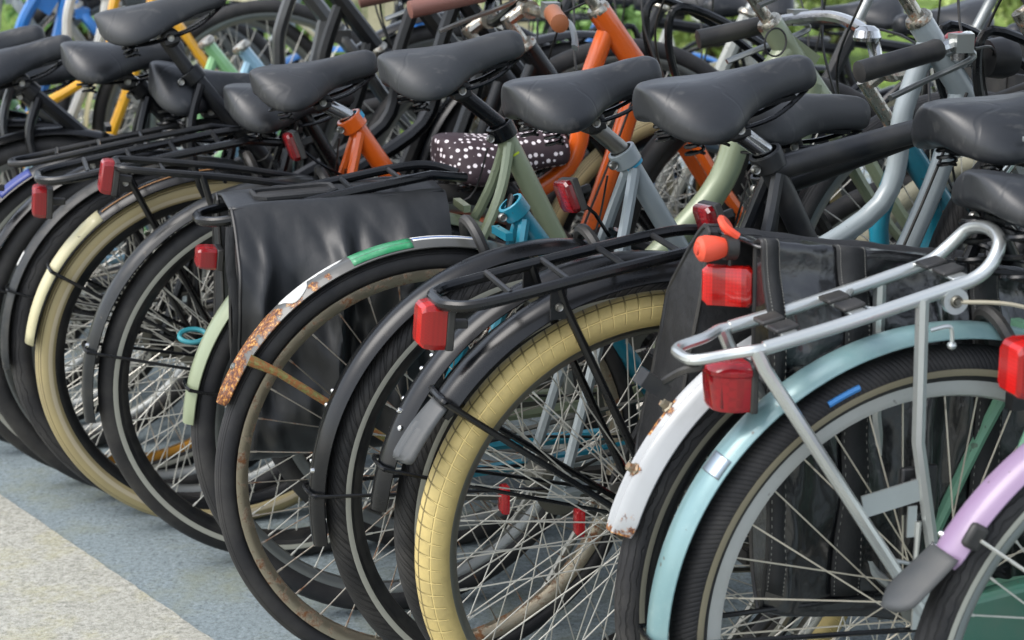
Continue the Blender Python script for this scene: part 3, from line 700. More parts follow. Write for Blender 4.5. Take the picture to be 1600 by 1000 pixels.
# ------------------------------------------------------------------ custom racks, lights
def stalk_reflector(u=.03, z=.79, mat=RED2, tilt=-18):
    def f(b, r_):
        p = r_(u, z); o = box_lens(b, (p.x, .0, p.z), (.012, .062, .05), mat, tilt, True); o.rotation_euler = (R(-8), R(tilt), 0)
        obj('reflector_stalk', M().tube([p + Vector((.015, 0, -.008)), p + Vector((.04, -.004, -.03)), r_(.10, .725)], .003, 6).box(r_(.112, .715), (.012, .036, .04)), BLACK, b)
    return f
def light_at(u, z, d, mat, rot=0., y=0., label=None, name='rear_light'):
    return lambda b, r_: box_lens(b, (u, y, z), d, mat, rot, True, label, name)
def both(*fs): return lambda b, r_: [f(b, r_) for f in fs]

def front_loop(b, r_):
    m = M(); P_ = [(.74, -.05, .84), (.70, -.055, .95), (.72, -.06, 1.02), (.86, -.075, .96), (1.0, -.08, .86), (1.03, 0, .85), (1.0, .08, .86), (.86, .075, .96), (.72, .06, 1.02), (.70, .055, .95), (.74, .05, .84)]
    obj('front_carrier', m.tube(cr([r_(x, z, y) for x, y, z in P_], 5), .008, 8), BLACK, b)
def silver_rack(b, r_):
    V = Vector
    near = [(-.262, -.055, .729), (-.16, -.055, .752), (-.036, -.055, .784), (.005, -.056, .797), (.028, -.054, .815), (.045, -.038, .838), (.050, 0, .846), (.045, .038, .838), (.028, .054, .815), (.005, .056, .797), (-.036, .055, .784), (-.16, .055, .752), (-.262, .055, .729)]
    m = M().tube(cr(near, 6), .0085, 12); rk = obj('luggage_rack', m, SILV, b)
    t = M().tube(cr([(-.25, -.055, .730), (-.275, -.055, .727), (-.30, -.042, .721), (-.338, -.03, .714), (-.345, 0, .713), (-.338, .03, .714), (-.30, .042, .721), (-.275, .055, .727), (-.25, .055, .730)], 5), .0068, 10); obj('tail_loop', t, SILV, rk)
    for s in (-1, 1):
        obj('rack_leg', M().tube([(-.272, s * .055, .727), (-.262, s * .057, .705), (-.05, s * .066, .385), (-.0, s * .068, .345)], [.0085, .0085, .0085, .012], 10), SILV, rk)
        q = M().tube([(-.063, s * .057, .776), (-.061, s * .06, .60), (-.030, s * .066, .42)], .0085, 8, flat=1.); q.box((-.046, s * .066, .385), (.03, .004, .05)); obj('rack_leg', q, SILV, rk)
        q = M(); q.box((-.095, s * .0625, .532), (.075, .003, .028), Matrix.Rotation(R(-12), 3, 'Y')); q.box((-.066, s * .0625, .50), (.012, .003, .04)); q.tube([(-.125, s * .0625, .50), (-.10, s * .063, .455), (-.06, s * .065, .445), (-.058, s * .065, .5)], .004, 6); obj('gusset', q, SILV, rk)
    for i, (x, z) in enumerate(((-.225, .741), (-.14, .762), (-.012, .798))):
        obj('rung', M().box((x, 0, z), (.02, .106, .0035), Matrix.Rotation(R(-13), 3, 'Y')), SILV, rk, bevel=.001)
        for s in (-1, 1): obj('rubber_pad', M().box((x, s * .022, z + .004), (.03, .032, .006), Matrix.Rotation(R(-13), 3, 'Y')), MATT, rk, bevel=.0025)
    obj('rung', M().tube(cr([(-.1, -.055, .768), (-.12, -.03, .76), (-.12, .03, .76), (-.1, .055, .768)], 5), .005, 8), SILV, rk)
    q = M().lathe([(0, -.004), (.016, -.004), (.016, .004), (0, .004)], 20, 'y', (-.022, -.06, .772)); obj('rack_eye', q, SILV, rk); bolt(rk, (-.022, -.065, .772), 'y', .008, DARKSP)
    q = M().tube(cr([(-.052, -.06, .738), (-.03, -.062, .742), (-.025, -.062, .735), (-.024, -.062, .722)], 4), .0028, 6); q.lathe([(0, -.006), (.005, -.003), (.006, 0), (.005, .003), (0, .006)], 10, 'z', (-.024, -.062, .718)); obj('hook', q, SILV, rk)
    obj('cable', M().tube(cr([(-.022, -.066, .772), (.05, -.068, .765), (.12, -.066, .74), (.2, -.06, .70), (.3, -.05, .60)], 6), .0026, 6), plastic('beige cable', '#b3ab95', .5), b)
    q = M().tube(cr([(-.335, -.03, .716), (-.33, -.028, .705), (-.345, -.02, .70), (-.35, .0, .69), (-.36, .02, .675)], 4), .005, 6); q.box((-.37, .03, .672), (.035, .03, .02), Matrix.Rotation(R(35), 3, 'Y')); obj('elastic_strap', q, MATT, rk)

def descending_rack(b, r_):
    m = M(); P_ = [(.10, -.02, .70), (.04, -.045, .715), (-.1, -.05, .742), (-.27, -.05, .765), (-.30, -.03, .768), (-.305, 0, .768), (-.30, .03, .768), (-.27, .05, .765), (-.1, .05, .742), (.04, .045, .715), (.10, .02, .70)]
    rk = obj('luggage_rack', m.tube(cr(P_, 5), .0065, 9), BLACK2, b)
    for x in (-.22, -.12, -.02): obj('rung', M().tube([(x, -.05, .755 - (x + .22) * .18), (x, .05, .755 - (x + .22) * .18)], .0035, 6), BLACK2, rk)
    for s in (-1, 1): obj('rack_leg', M().tube([(-.16, s * .052, .752), (-.15, s * .055, .71), (0, s * .068, .365)], .0062, 8), BLACK2, rk)

# ------------------------------------------------------------------ the near bicycles
def pos(x, y, yaw, lean=0.): return dict(loc=(x, y), yaw=R(yaw), lean=R(lean))

# lilac, cropped by the right edge
def lilac_extra(go, g):
    V = []; m = M()
    k = 10; J = 8
    for i in range(k + 1):
        s = i / k; a = R(g['a1'] - 2 + 12.5 * s); rr = g['r'] + .003 + .034 * s ** 1.3; hw = .030 + .004 * s
        if s > .75: hw *= 1 - .55 * ((s - .75) / .25) ** 2
        for j in range(J + 1): t = -1 + 2 * j / J; V.append(((rr - .01 * t * t) * cos(a), hw * t, (rr - .01 * t * t) * sin(a)))
    F = [(i * (J + 1) + j, i * (J + 1) + j + 1, (i + 1) * (J + 1) + j + 1, (i + 1) * (J + 1) + j) for i in range(k) for j in range(J)]
    o = obj('mudflap', m.add(V, F), plastic('grey rubber flap', '#3a3d3f', .6, .5, 120), go); q = o.modifiers.new('t', 'SOLIDIFY'); q.thickness = .002
    obj('stay_clip', M().box((.365 * cos(R(144.5)), -.032, .365 * sin(R(144.5))), (.022, .012, .03), Matrix.Rotation(R(30), 3, 'Y')), MATT, go, bevel=.005)
    obj('stay', M().tube([(.36 * cos(R(144.5)), -.038, .36 * sin(R(144.5))), (0, -.064, 0)], .0022, 6), SPOKE, go)
bicycle('bicycle with a lilac mudguard cropped by the right edge of the photo', **pos(.787, 2.024, 15., .28), frame=paint('sea green enamel', '#3f6b5a', .3), style='swan',
        seat=dict(at=(.14, 1.0)), guard=dict(mat=paint('lilac enamel', '#8a7390', .35, 0, .4, .3, '#7c6a7c'), r=.372, w=.055, a0=62, a1=151.5, depth=.015, extra=lilac_extra, bolts=[(150, .018), (147.5, .018)]), rear=dict(tyre=T_WAVE, rim=ALU, w=.045, stripe=STRIPE, hubm=ALU, big=True),
        chaincase=paint('sage green chain case', '#5f8f74', .4), detail=2, rack=None, lights=light_at(-.222, .742, (.03, .05, .062), REDF, 0, 0))

# teal, silver rack
TEAL = paint('pale teal enamel', '#6e8e91', .3, .2, .4, .3, '#a8b8b6')
def teal_extra(go, g):
    obj('blue_mark', M().tube(arc(0, 0, .336, 111.5, 119, -.0225, 8), .0042, 6), plastic('blue print', '#2f7fc4', .5), go)
    sticker('silver_reflective_patch', go, g['r'], 141, 145.2, -.026, .005, g['w'], g['depth'], metal('reflective foil', '#9aa5ad', .3, .3))
bicycle('bicycle with a pale teal mudguard and a silver tubular luggage rack', **pos(.537, 2.194, 14.7, -.95), frame=paint('pale sea green frame', '#6a9a80', .35), style='swan', seat=dict(at=(.145, .885), springs='big', pitch=-2, mat=SADDLE, shape=dict(hr=.028, droop=.02)),
        lug=(.16, .80), guard=dict(mat=TEAL, r=.381, w=.056, a0=55, a1=200, depth=.014, extra=teal_extra, stay=(178.5, BLACK, .0035)), rear=dict(tyre=T_FINE, rim=paint('silver grey rim', '#b3b5b1', .45, .25, .1, .2), w=.049, Ro=.352, rimkind='deep', stripe=plastic('beige tyre line', '#7d7660', .5), spoke=paint('brassy spokes', '#cdc6b4', .35, .4, 0, .2)),
        rack=silver_rack, detail=2, chaincase=paint('deep green chain case', '#2c5c4c', .4),
        lights=lambda b, r_: round_lens(b, (-.270, 0, .676), (.045, .080, .060), red_lens('clear dark red lamp', '#8f0b17', '#4a040b', .3, .05, False), 'barrel shaped dark red tail lamp under the silver rack'))

# white rusty guard
def _gp(a, y, r): return (.374 * cos(R(a)), y, .374 * sin(R(a)), r)
WG = rusty('rusting white enamel', '#a0a3a5', [_gp(164, -.02, .022), _gp(164, 0, .02), _gp(164, .02, .022), _gp(162.5, -.028, .022), _gp(160, -.03, .016), _gp(157.5, -.031, .012), _gp(154, -.031, .009), _gp(149, -.031, .008), _gp(143, -.031, .008), _gp(137.5, .012, .022), _gp(141, .012, .016), _gp(142.5, .012, .014), _gp(150.5, -.006, .013), _gp(163, .028, .018)], .3)
def white_extra(go, g):
    for (a, y) in ((137, .012), (150.5, -.006)):
        m = M().lathe([(0, .012), (.006, .012), (.0065, .004), (.009, .002), (.009, -.001), (0, -.001)], 6, 'z'); n_ = Vector((cos(R(a)), 0, sin(R(a)))); m.xform(Matrix.Translation(n_ * (g['r'] + .001) + Vector((0, y, 0))) @ n_.to_track_quat('Z', 'Y').to_matrix().to_4x4()); obj('bolt', m, metal('rusty steel nut', '#a39a86', .4, rust=.45), go)
bicycle('old bicycle with a white mudguard rusting at its edge, between teal and cream tyre', **pos(.469, 2.316, 19.1, -1.66), frame=BLACK, style='diamond', lug=(.17, .84), seat=dict(at=(.215, .965), pitch=9, mat=SADDLES[2], shape=dict(L=.27, wr=.108, hr=.036)),
        guard=dict(mat=WG, r=.376, w=.06, a0=60, a1=163.5, depth=.02, ridge=.0055, extra=white_extra), rear=dict(tyre=T_WAVE, rim=BLACK2, w=.045, stripe=plastic('worn reflective stripe', '#7f7c6c', .5)),
        rack=None, detail=2, lights=lambda b, r_: obj('silver_strip', M().tube(cr([(.150, -.1065, .942), (.180, -.1085, .944), (.215, -.100, .948), (.25, -.072, .955)], 5), .0035, 6, flat=.5), SILV, b))

# black diamond with cream tyre
def flap3(go, g):
    m = M(); V = []; k = 16; J = 10
    for i in range(k + 1):
        s = i / k; a = R(145 + 13.5 * s); rr = g['r'] + .002 + .012 * s; hw = .029 + .006 * s
        if s > .9: hw *= 1 - .5 * ((s - .9) / .1) ** 2
        for j in range(J + 1): t = -1 + 2 * j / J; rib = .002 * cos(t * pi * 5) * min(1, s * 2); V.append(((rr - .012 * t * t + rib) * cos(a), hw * t, (rr - .012 * t * t + rib) * sin(a)))
    F = [(i * (J + 1) + j, i * (J + 1) + j + 1, (i + 1) * (J + 1) + j + 1, (i + 1) * (J + 1) + j) for i in range(k) for j in range(J)]
    o = obj('mudflap', m.add(V, F), plastic('grey ribbed rubber', '#3f4244', .5, .2), go, sharp=60); q = o.modifiers.new('t', 'SOLIDIFY'); q.thickness = .0025
def b3_lights(b, r_):
    box_lens(b, (-.318, 0, .684), (.034, .047, .062), REDF, 4, True, 'bright red faceted rear reflector', 'rear_reflector'); stalk_reflector(.065, .80)(b, r_)
bicycle('black bicycle with a cream block tyre and a straight top tube', **pos(.203, 2.50, 17.9, 1.79), frame=plastic('matt black frame', '#1b1e22', .38), style='diamond', tube=.0175, lug=(.148, .881), head=(.64, 1.0),
        seat=dict(at=(.083, .985), pitch=12, shape=dict(L=.252, wr=.112)), guard=dict(mat=BLACK, r=.400, w=.060, a0=58, a1=147, depth=.022, extra=flap3, stay=(144, BLACK, .0048)),
        rear=dict(tyre=T_CREAM, rim=metal('grey steel rim', '#8f8e86', .32, .35), w=.052, Ro=.356), rack='black', detail=2, lights=b3_lights)

# W4: black glossy guard, chevron tyre
bicycle('black bicycle whose glossy mudguard ends low between two rivets, just left of the cream tyre', **pos(.169, 2.588, 16.9), frame=BLACK2, style='diamond', lug=(.21, .83), head=(.66, .99),
        seat=dict(at=(.245, .936), pitch=-4, springs='small', mat=SADDLE2, shape=dict(wr=.1)), guard=dict(mat=BLACK, r=.388, w=.056, a0=62, a1=174, depth=.016, stay=(164, BLACK, .003), bolts=[(139, .02), (142.5, .02), (152, -.006), (150, .022), (155, -.02)]),
        rear=dict(tyre=T_CHEV, rim=plastic('black rim', '#121315', .4), w=.046, stripe=STRIPE), detail=2, lights=lambda b, r_: [box_lens(b, p, (.012, .022, .042), RED, 0, False, None, 'spoke_reflector') for p in ((-.185, -.006, .385), (-.07, -.006, .338), (.02, -.01, .43))], bars='sweep', barz=.0)
# W5 grey frame
GREY = paint('pale grey enamel', '#8f999c', .3, 0, .5, .15)
def tape5(b, r_):
    front_loop(b, r_); q = r_(.70, .985); bl = obj('bell', M().lathe([(0, .03), (.018, .027), (.03, .015), (.034, 0), (0, 0)], 20, 'z', q), plastic('red bell cap', '#c22028', .3), b); obj('bell_base', M().lathe([(0, 0), (.034, 0), (.033, -.014), (.02, -.026), (0, -.028)], 20, 'z', q), CHROME, b)
    obj('headlight', M().lathe([(0, -.03), (.03, -.028), (.034, 0), (.03, .02), (0, .03)], 20, 'x', r_(.78, .97)), MATT, b)
    stalk_reflector(.035, .792)(b, r_)
    obj('blue_tape', M().lathe([(.0182, -.007), (.0182, .007)], 16, 'z').xform(Matrix.Translation(r_(.133, .838)) @ (r_(.14, .85) - r_(.43, .36)).normalized().to_track_quat('Z', 'Y').to_matrix().to_4x4()), plastic('sky blue tape', '#1ea6d0', .5), b)
bicycle('pale grey step-through bicycle with its mudguard black and riveted, left of the chevron tyre', **pos(.057, 2.712, 19.8, -.81), frame=GREY, style='swan', lug=(.125, .845), head=(.625, 1.035), post=STEEL,
        seat=dict(at=(.058, .957), pitch=12, mat=SADDLE, shape=dict()), guard=dict(mat=BLACK, r=.378, w=.056, a0=62, a1=189, depth=.016, stay=(176, BLACK, .003), bolts=[(153, .02), (156.5, .02), (170, .02), (171, -.008)]),
        rear=dict(tyre=T_CHEV, rim=plastic('black rim', '#121315', .4), w=.046, stripe=STRIPE), detail=2, lights=tape5, bar_mat=CHROME)

# W6 rusty wreck with stickers, polka dot saddle cover
RG = rusty('weathered grey guard', '#3a3b3a', [(.366 * cos(R(a)), y, .366 * sin(R(a)), r) for a, y, r in ((158, .01, .08), (150, 0, .07), (143, .01, .055), (136, -.005, .04), (128, -.02, .02), (122, -.022, .016), (118, -.022, .012))], .4)
def rust_extra(go, g):
    m = M(); V = []; F = []; rd = random.Random(4)
    for k in range(6):
        for i in range(28):
            a = 2 * pi * i / 28; q = k / 5 * (1 + .07 * sin(a * 3) + .05 * sin(a * 5 + 1)); yy = .002 + .0245 * q * sin(a); aa = R(126.4 + 4.3 * q * cos(a)); dz = -g['depth'] * min(abs(yy) / (g['w'] / 2), 1) ** 2.6
            V.append(((g['r'] + .0012 + dz) * cos(aa), yy, (g['r'] + .0012 + dz) * sin(aa)))
    F = [(k * 28 + i, k * 28 + (i + 1) % 28, (k + 1) * 28 + (i + 1) % 28, (k + 1) * 28 + i) for k in range(5) for i in range(28)]
    q = obj('round_white_sticker', m.add(V, F), WHITEP, go).modifiers.new('t', 'SOLIDIFY'); q.thickness = .0009
    sticker('white_sticker', go, g['r'], 112.5, 123, -.001, .024, g['w'], g['depth'], WHITEP, ragged=.003)
    sticker('green_tape', go, g['r'], 95.5, 111, -.025, .027, g['w'], g['depth'], paint('worn green tape', '#087a48', .35, 0, .2, .3, '#9fc4ae', 30))
    sticker('white_sticker', go, g['r'], 78.5, 95, .002, .027, g['w'], g['depth'], WHITEP); sticker('blue_stripe', go, g['r'], 79, 95, -.006, -.001, g['w'], g['depth'], plastic('blue stripe', '#2c5fa8', .4)); sticker('white_stripe', go, g['r'], 79, 95, -.012, -.0065, g['w'], g['depth'], WHITEP)
    P0 = Vector((.345 * cos(R(145)), -.03, .345 * sin(R(145)))); obj('stay', M().tube([P0 + Vector((-.012, .0, .006)), P0 + Vector((.03, -.012, -.015)), (0, -.062, 0)], [.009, .0062, .0055], 8), metal('rusty painted stay', '#8b8a5a', .6, rust=.65, scale=90), go)
    bolt(go, (.366 * cos(R(149)), -.004, .366 * sin(R(149))), Vector((cos(R(149)), 0, sin(R(149)))), .006, STEEL)
bicycle('weathered bicycle with a rusty stickered mudguard and rusty rim', **pos(-.122, 2.786, 18.5, -.6), frame=paint('turquoise enamel', '#177a90', .35), style='swan', lug=(.136, .752), head=(.80, .845), barz=.015,
        seat=dict(at=(.13, .79), none=True), guard=dict(mat=RG, r=.366, w=.054, a0=70, a1=158.5, depth=.010, ridge=.0015, taper=.55, extra=rust_extra), rear=dict(tyre=T_RIB, rim=RUSTRIM, w=.034, Ro=.349, spoke=RUSTSP, hubm=RUSTRIM), detail=2, post=BLACK, bar_mat=CHROME, grip=MATT, forkm=paint('scuffed black fork', '#1c1c1d', .4, 0, .1, .9, '#d0d0ca', 40))
# polka dot cover
t = NT('polka dot cloth'); vo = t.n('ShaderNodeTexVoronoi'); vo.inputs['Scale'].default_value = 80; vo.inputs['Randomness'].default_value = .35; t.l(t.coord(), vo.inputs['Vector'])
t.set(base=t.mix(t.math('LESS_THAN', vo.outputs['Distance'], .32), srgb('#33242a'), srgb('#e6dde0')), rough=.7); t.bump(t.noise(40, 3), .3, .006)
LOWB = bicycle('low black bicycle under the polka dot saddle cover, its wheels hidden by the sage bicycle', (-.135, 3.335), R(17), 0, frame=BLACK2, style='swan', lug=(.13, .68), head=(.60, .80), seat=dict(at=(.115, .762), pitch=2, shape=dict(wr=.085, hr=.025, wn=.022, L=.22)), rear=dict(), detail=0, bars=None, group=None)
BP = Matrix.Translation((-.135, 3.335, 0)) @ Matrix.Rotation(R(17), 4, 'Z')
cv = obj('saddle_cover', saddle_mesh(L=.255, wr=.098, wn=.045, hr=.038, hn=.036), t.m, None, BP @ Vector((.120, 0, .762)), (0, -R(2), R(17)), sharp=0)
cv['label'] = 'dark brown saddle cover with white polka dots behind the sage seat tube'; cv['category'] = 'saddle cover'

# W7 sage
SAGE = paint('sage green enamel', '#848e72', .34, .1, .3, .15)
def sage_extra(go, g):
    pass
def sage_misc(b, r_):
    obj('badge', M().tube([(.664 + .020 * cos(a * pi / 12), -.029, .975 + .024 * sin(a * pi / 12)) for a in range(24)], .0018, 6, closed=True), MATT, b)
    box_lens(b, (-.302, -.005, .652), (.03, .05, .034), RED, 6, True, 'pale red reflector under the black rack')
    obj('lime_band', M().lathe([(.0185, -.002), (.0185, .002)], 16, 'z').xform(Matrix.Translation(r_(.203, .80)) @ (r_(.186, .837) - r_(.43, .36)).normalized().to_track_quat('Z', 'Y').to_matrix().to_4x4()), plastic('lime line', '#b6c92a', .4), b)
bicycle('sage green bicycle with a black pannier over its rear rack', **pos(-.196, 3.035, 16.3, .35), frame=SAGE, style='wide', tube=.018, lug=(.186, .837), head=(.665, 1.005), post=BLACK,
        seat=dict(at=(.10, .965), pitch=13, mat=SADDLE2, clamp=BLACK, shape=dict()), guard=dict(mat=SAGE, r=.366, w=.056, a0=62, a1=176, depth=.014, extra=sage_extra, stay=(166, BLACK, .003)),
        rear=dict(tyre=T_RIB, rim=ALU, w=.046), rack='black', detail=2, lights=sage_misc, barz=-.03, bar_mat=BLACK, grip=plastic('textured black grip', '#1d1e20', .6, .8, 250))
# W8 orange
ORG = paint('orange enamel', '#dd5f12', .28, 0, .6, .08)
def or_l(b, r_):
    obj('cable_lock', M().tube([(-.185 + .024 * cos(a * pi / 10), -.04 + .014 * sin(a * pi / 10), .46 + .008 * sin(a * pi / 10)) for a in range(20)], .0045, 6, closed=True), plastic('cyan rubber', '#2b8d98', .5), b)
    front_loop(b, r_)
    stalk_reflector(.012, .785)(b, r_); box_lens(b, (-.31, -.01, .748), (.02, .04, .058), RED, 10, True, 'red and silver rear reflector at the rack end')
    obj('blue_tape', M().lathe([(.0185, -.006), (.0185, .006)], 16, 'z').xform(Matrix.Translation(r_(.122, .83)) @ (r_(.112, .812) - r_(.43, .36)).normalized().to_track_quat('Z', 'Y').to_matrix().to_4x4()), plastic('sky blue tape', '#1ea6d0', .5), b)
bicycle('orange step-through bicycle with a long black rear mudguard', **pos(-.408, 3.289, 17.6, 2.26), frame=ORG, style='swan', tube=.018, lug=(.118, .822), head=(.582, 1.01), seat=dict(at=(.052, .915), pitch=12, scale=.93, mat=SADDLES[1]),
        guard=dict(mat=paint('satin slate black', '#14181b', .3, 0, .1, .2, spec=.35), r=.380, w=.056, a0=62, a1=187, depth=.016, stay=(166, BLACK, .003), bolts=[(165, -.01)]), rear=dict(tyre=T_BLACK, rim=plastic('black rim', '#121315', .4), w=.048, stripe=STRIPE), detail=2, rack=descending_rack, lights=or_l, grip=BROWN, bar_mat=BLACK)
# W9 cream tip guard, beige tyre
def b9x(go, g):
    sticker('cream_tail_section', go, g['r'] + .0015, 127, 171.5, -.0285, .0285, g['w'], g['depth'], CREAMP)
    m = M().tube(arc(0, 0, g['r'] - .0005, 84, 126, -.014, 24), .0012, 5); obj('gold_pinstripe', m, plastic('gold line', '#a8794a', .5), go)
bicycle('black bicycle with a cream tail on its mudguard and a beige tyre', **pos(-.564, 3.468, 16.7, 3.35), frame=BLACK, style='swan', head=(.60, .93), barz=-.02, bars='straight', bar_mat=CHROMER, grip=BROWN, seat=dict(at=(.14, .85), pitch=5), guard=dict(mat=BLACK, r=.370, w=.057, a0=60, a1=171, depth=.014, extra=b9x, stay=(148, BLACK, .0035)),
        rear=dict(tyre=T_BEIGE, rim=BLACK2, w=.044, stripe=plastic('pale line', '#b8ac90', .5)), detail=2, rack='black', lights=light_at(-.315, .672, (.024, .052, .055), RED, 5))
# W10 black, tall saddle
def b10x(go, g): sticker('white_sticker', go, g['r'], 148, 152.5, -.012, .016, g['w'], g['depth'], WHITEP)
bicycle('black bicycle with a small white mudguard sticker and its saddle raised highest at upper left', **pos(-.631, 3.539, 13.9, -2.65), frame=BLACK2, style='swan', lug=(.025, .871), seat=dict(at=(-.03, 1.0), pitch=17, springs='small', mat=SADDLE2, shape=dict(L=.25, wr=.092, hr=.032)),
        guard=dict(mat=paint('scuffed black guard', '#1b1f22', .45, 0, .1, .4, spec=.35), r=.368, w=.058, a0=60, a1=185, depth=.014, extra=b10x, stay=(160, BLACK, .0025)), rear=dict(tyre=T_WAVE, rim=ALU, w=.05), detail=1, rack='black', post=BLACK2, head=(.62, .88), bars='sweep', grip=BROWN2, bar_mat=BLACK)

# ------------------------------------------------------------------ rest of the near row, going away to the left
def basket(b, r_, mat=MATT):
    C = r_(.86, .98); m = M()
    V = [C + Vector(p) for p in ((-.15, -.17, -.12), (.15, -.17, -.12), (.15, .17, -.12), (-.15, .17, -.12), (-.18, -.2, .12), (.18, -.2, .12), (.18, .2, .12), (-.18, .2, .12))]
    m.add(V, [(0, 1, 2, 3), (0, 1, 5, 4), (1, 2, 6, 5), (2, 3, 7, 6), (3, 0, 4, 7)]); o = obj('front_basket', m, mat, b); q = o.modifiers.new('t', 'SOLIDIFY'); q.thickness = .006
rowL = [
 ('black bicycle with a ribbed cone under its wide dark saddle', (-.715, 3.63), BLACK, 'swan', dict(at=(.125, .848), pitch=-4, springs='big', scale=1.0, shape=dict(wr=.11, hr=.042, droop=.045)), BLACK, T_BLACK, ALU, None),
 ('black bicycle whose rear mudguard carries blue and white bands', (-.80, 3.73), BLACK2, 'swan', dict(at=(.02, .90), pitch=4), BLACK, T_BLACK, metal('golden rim', '#a87a35', .35, .4), None),
 ('black bicycle with a chromed post and nose-up saddle left of the tallest saddle', (-.98, 3.93), BLACK2, 'swan', dict(at=(-.07, .872), pitch=14, shape=dict(L=.25, wr=.09)), BLACK, T_BLACK, ALU, None),
 ('dark grey bicycle with a rounded saddle cropped by the left edge', (-1.10, 4.08), paint('dark grey frame', '#2c2f31', .4), 'swan', dict(at=(-.045, .885), pitch=12), BLACK, T_BLACK, ALU, None),
 ('light blue bicycle among the black ones at the left', (-1.22, 4.22), paint('light blue enamel', '#8fb8cc', .3), 'swan', {}, BLACK, T_BLACK, ALU, None),
 ('light green bicycle among the black ones at the left', (-1.33, 4.36), paint('light green enamel', '#8fc487', .3), 'swan', {}, BLACK, T_BLACK, ALU, None),
 ('yellow step-through bicycle at the upper left', (-1.60, 4.68), paint('yellow enamel', '#e8a912', .3), 'swan', {}, BLACK, T_BLACK, ALU, None),
 ('white bicycle behind the yellow one', (-1.76, 4.86), paint('white enamel', '#c9c9c2', .35), 'swan', {}, CREAMP, T_BLACK, ALU, None),
 ('bright blue bicycle behind the yellow one', (-1.90, 5.04), paint('bright blue enamel', '#1672c0', .3), 'wide', {}, BLACK, T_BLACK, ALU, 'black'),
 ('pearl coloured bicycle farthest but one along the near row', (-2.04, 5.2), paint('pearl frame', '#b9b7a8', .35), 'swan', {}, BLACK, T_BLACK, ALU, 'black'),
 ('silver grey bicycle farthest along the near row', (-2.18, 5.36), GREY, 'swan', {}, BLACK, T_BLACK, ALU, None),
]
for i, (lb, xy, fm, st, se, gm, ty, ri, rk) in enumerate(rowL):
    se = dict(dict(at=(.11, .95 + .02 * sin(i * 2.1) if i not in (4, 5) else .80)), **se); lg = (se['at'][0] + .03, min(.86, se['at'][1] - .075)) if i < 4 else ((.14, .85) if i > 5 else (.14, .71))
    ex = None
    if i == 1:
        def ex(go, g):
            sticker('blue_band', go, g['r'], 119, 131, -.027, .027, g['w'], g['depth'], plastic('navy blue', '#23357e', .4)); sticker('white_band', go, g['r'], 131.5, 142, -.027, .027, g['w'], g['depth'], WHITEP)
    lt = None
    if i == 0: lt = None
    if i < 4: lt = light_at(-.318, .66, (.024, .045, .055), RED, 5)
    bicycle(lb, xy, R(16 + 2.5 * sin(i * 1.7)), R(1.5 * sin(i * 2.9)), frame=fm, style=st, seat=se, lug=lg, guard=dict(mat=gm, r=.37, a0=60, a1=170 + 12 * sin(i), extra=ex, stay=(160, BLACK, .003)), rear=dict(tyre=ty, rim=ri, w=.047, stripe=STRIPE if i % 2 else None),
            rack=rk, detail=0, lights=lt, tube=.013 if i > 3 else .0155, head=(.61, .84) if i in (4, 5) else (.61, 1.04 - .02 * (i % 3)), bars=None if i in (4, 5) else ['sweep', 'flat'][i % 2], bar_mat=[ALU, BLACK, CHROMER][i % 3], grip=[MATT, BROWN2, MATT][i % 3], fguard=dict(mat=gm) if i % 2 else None, post=CHROME)

# ------------------------------------------------------------------ opposite row: facing the viewer's left, front wheels between the near row's
def crate(b, r_):
    C = r_(.90, .985); m = M(); X, Y, Z = .30, .40, .24
    t_ = thing('x', 'x', 'x'); bpy.data.objects.remove(t_)
    for s in (-1, 1):
        for k in range(4): m.box(C + Vector((0, s * Y / 2, -Z / 2 + .03 + .06 * k)), (X, .008, .045)); m.box(C + Vector((s * X / 2, 0, -Z / 2 + .03 + .06 * k)), (.008, Y, .045))
        for q in range(6): m.box(C + Vector((-X / 2 + X * q / 5, s * Y / 2, 0)), (.012, .014, Z)); m.box(C + Vector((s * X / 2, -Y / 2 + Y * q / 5, 0)), (.014, .012, Z))
    m.box(C + Vector((0, 0, -Z / 2)), (X, Y, .01)); m.box(C + Vector((0, 0, Z / 2)), (X + .02, .012, .012)) if False else None
    obj('front_crate', m, MATT, b)
rowR = [  # label, front wheel centre, frame, style, guard, tyre, extras
 ('black bicycle of the far row with a beige front tyre behind the grey seat tubes', (.90, 3.49), BLACK2, 'swan', None, T_GREYB, None),
 ('sage bicycle of the far row with a black plastic crate', (1.10, 3.62), SAGE, 'wide', SAGE, T_BLACK, crate),
 ('far row bicycle with a deep blue front mudguard', (.66, 3.83), BLACK, 'diamond', paint('deep blue enamel', '#1c5f86', .3), T_BLACK, front_loop),
 ('black bicycle of the far row left of the blue mudguard', (.46, 4.02), BLACK2, 'diamond', BLACK, T_BLACK, None),
 ('pale grey bicycle of the far row behind the polka dot saddle cover', (.26, 4.24), paint('pale grey frame', '#a4a79f', .35), 'swan', paint('grey white guard', '#a9ab9f', .4), T_BLACK, None),
 ('black bicycle of the far row behind the faded grey saddle', (.06, 4.48), BLACK2, 'diamond', BLACK, T_GREYB, front_loop),
 ('dark bicycle of the far row with brown leather grips', (-.15, 4.76), BLACK, 'swan', BLACK, T_BLACK, None),
 ('white bicycle of the far row between the brown grips and the bright blue step-through', (-.33, 4.98), paint('white enamel', '#c9c9c2', .35), 'swan', CREAMP, T_GREYB, None),
 ('bright blue step-through of the far row', (-.52, 5.2), paint('bright blue enamel', '#1672c0', .3), 'wide', paint('bright blue enamel', '#1672c0', .3), T_BLACK, None),
 ('silver bicycle of the far row behind the yellow frame', (-.93, 5.7), GREY, 'swan', BLACK, T_BLACK, None),
 ('black bicycle of the far row with a beige tyre near the left edge', (-1.14, 5.95), BLACK, 'swan', CREAMP, T_GREYB, None),
]
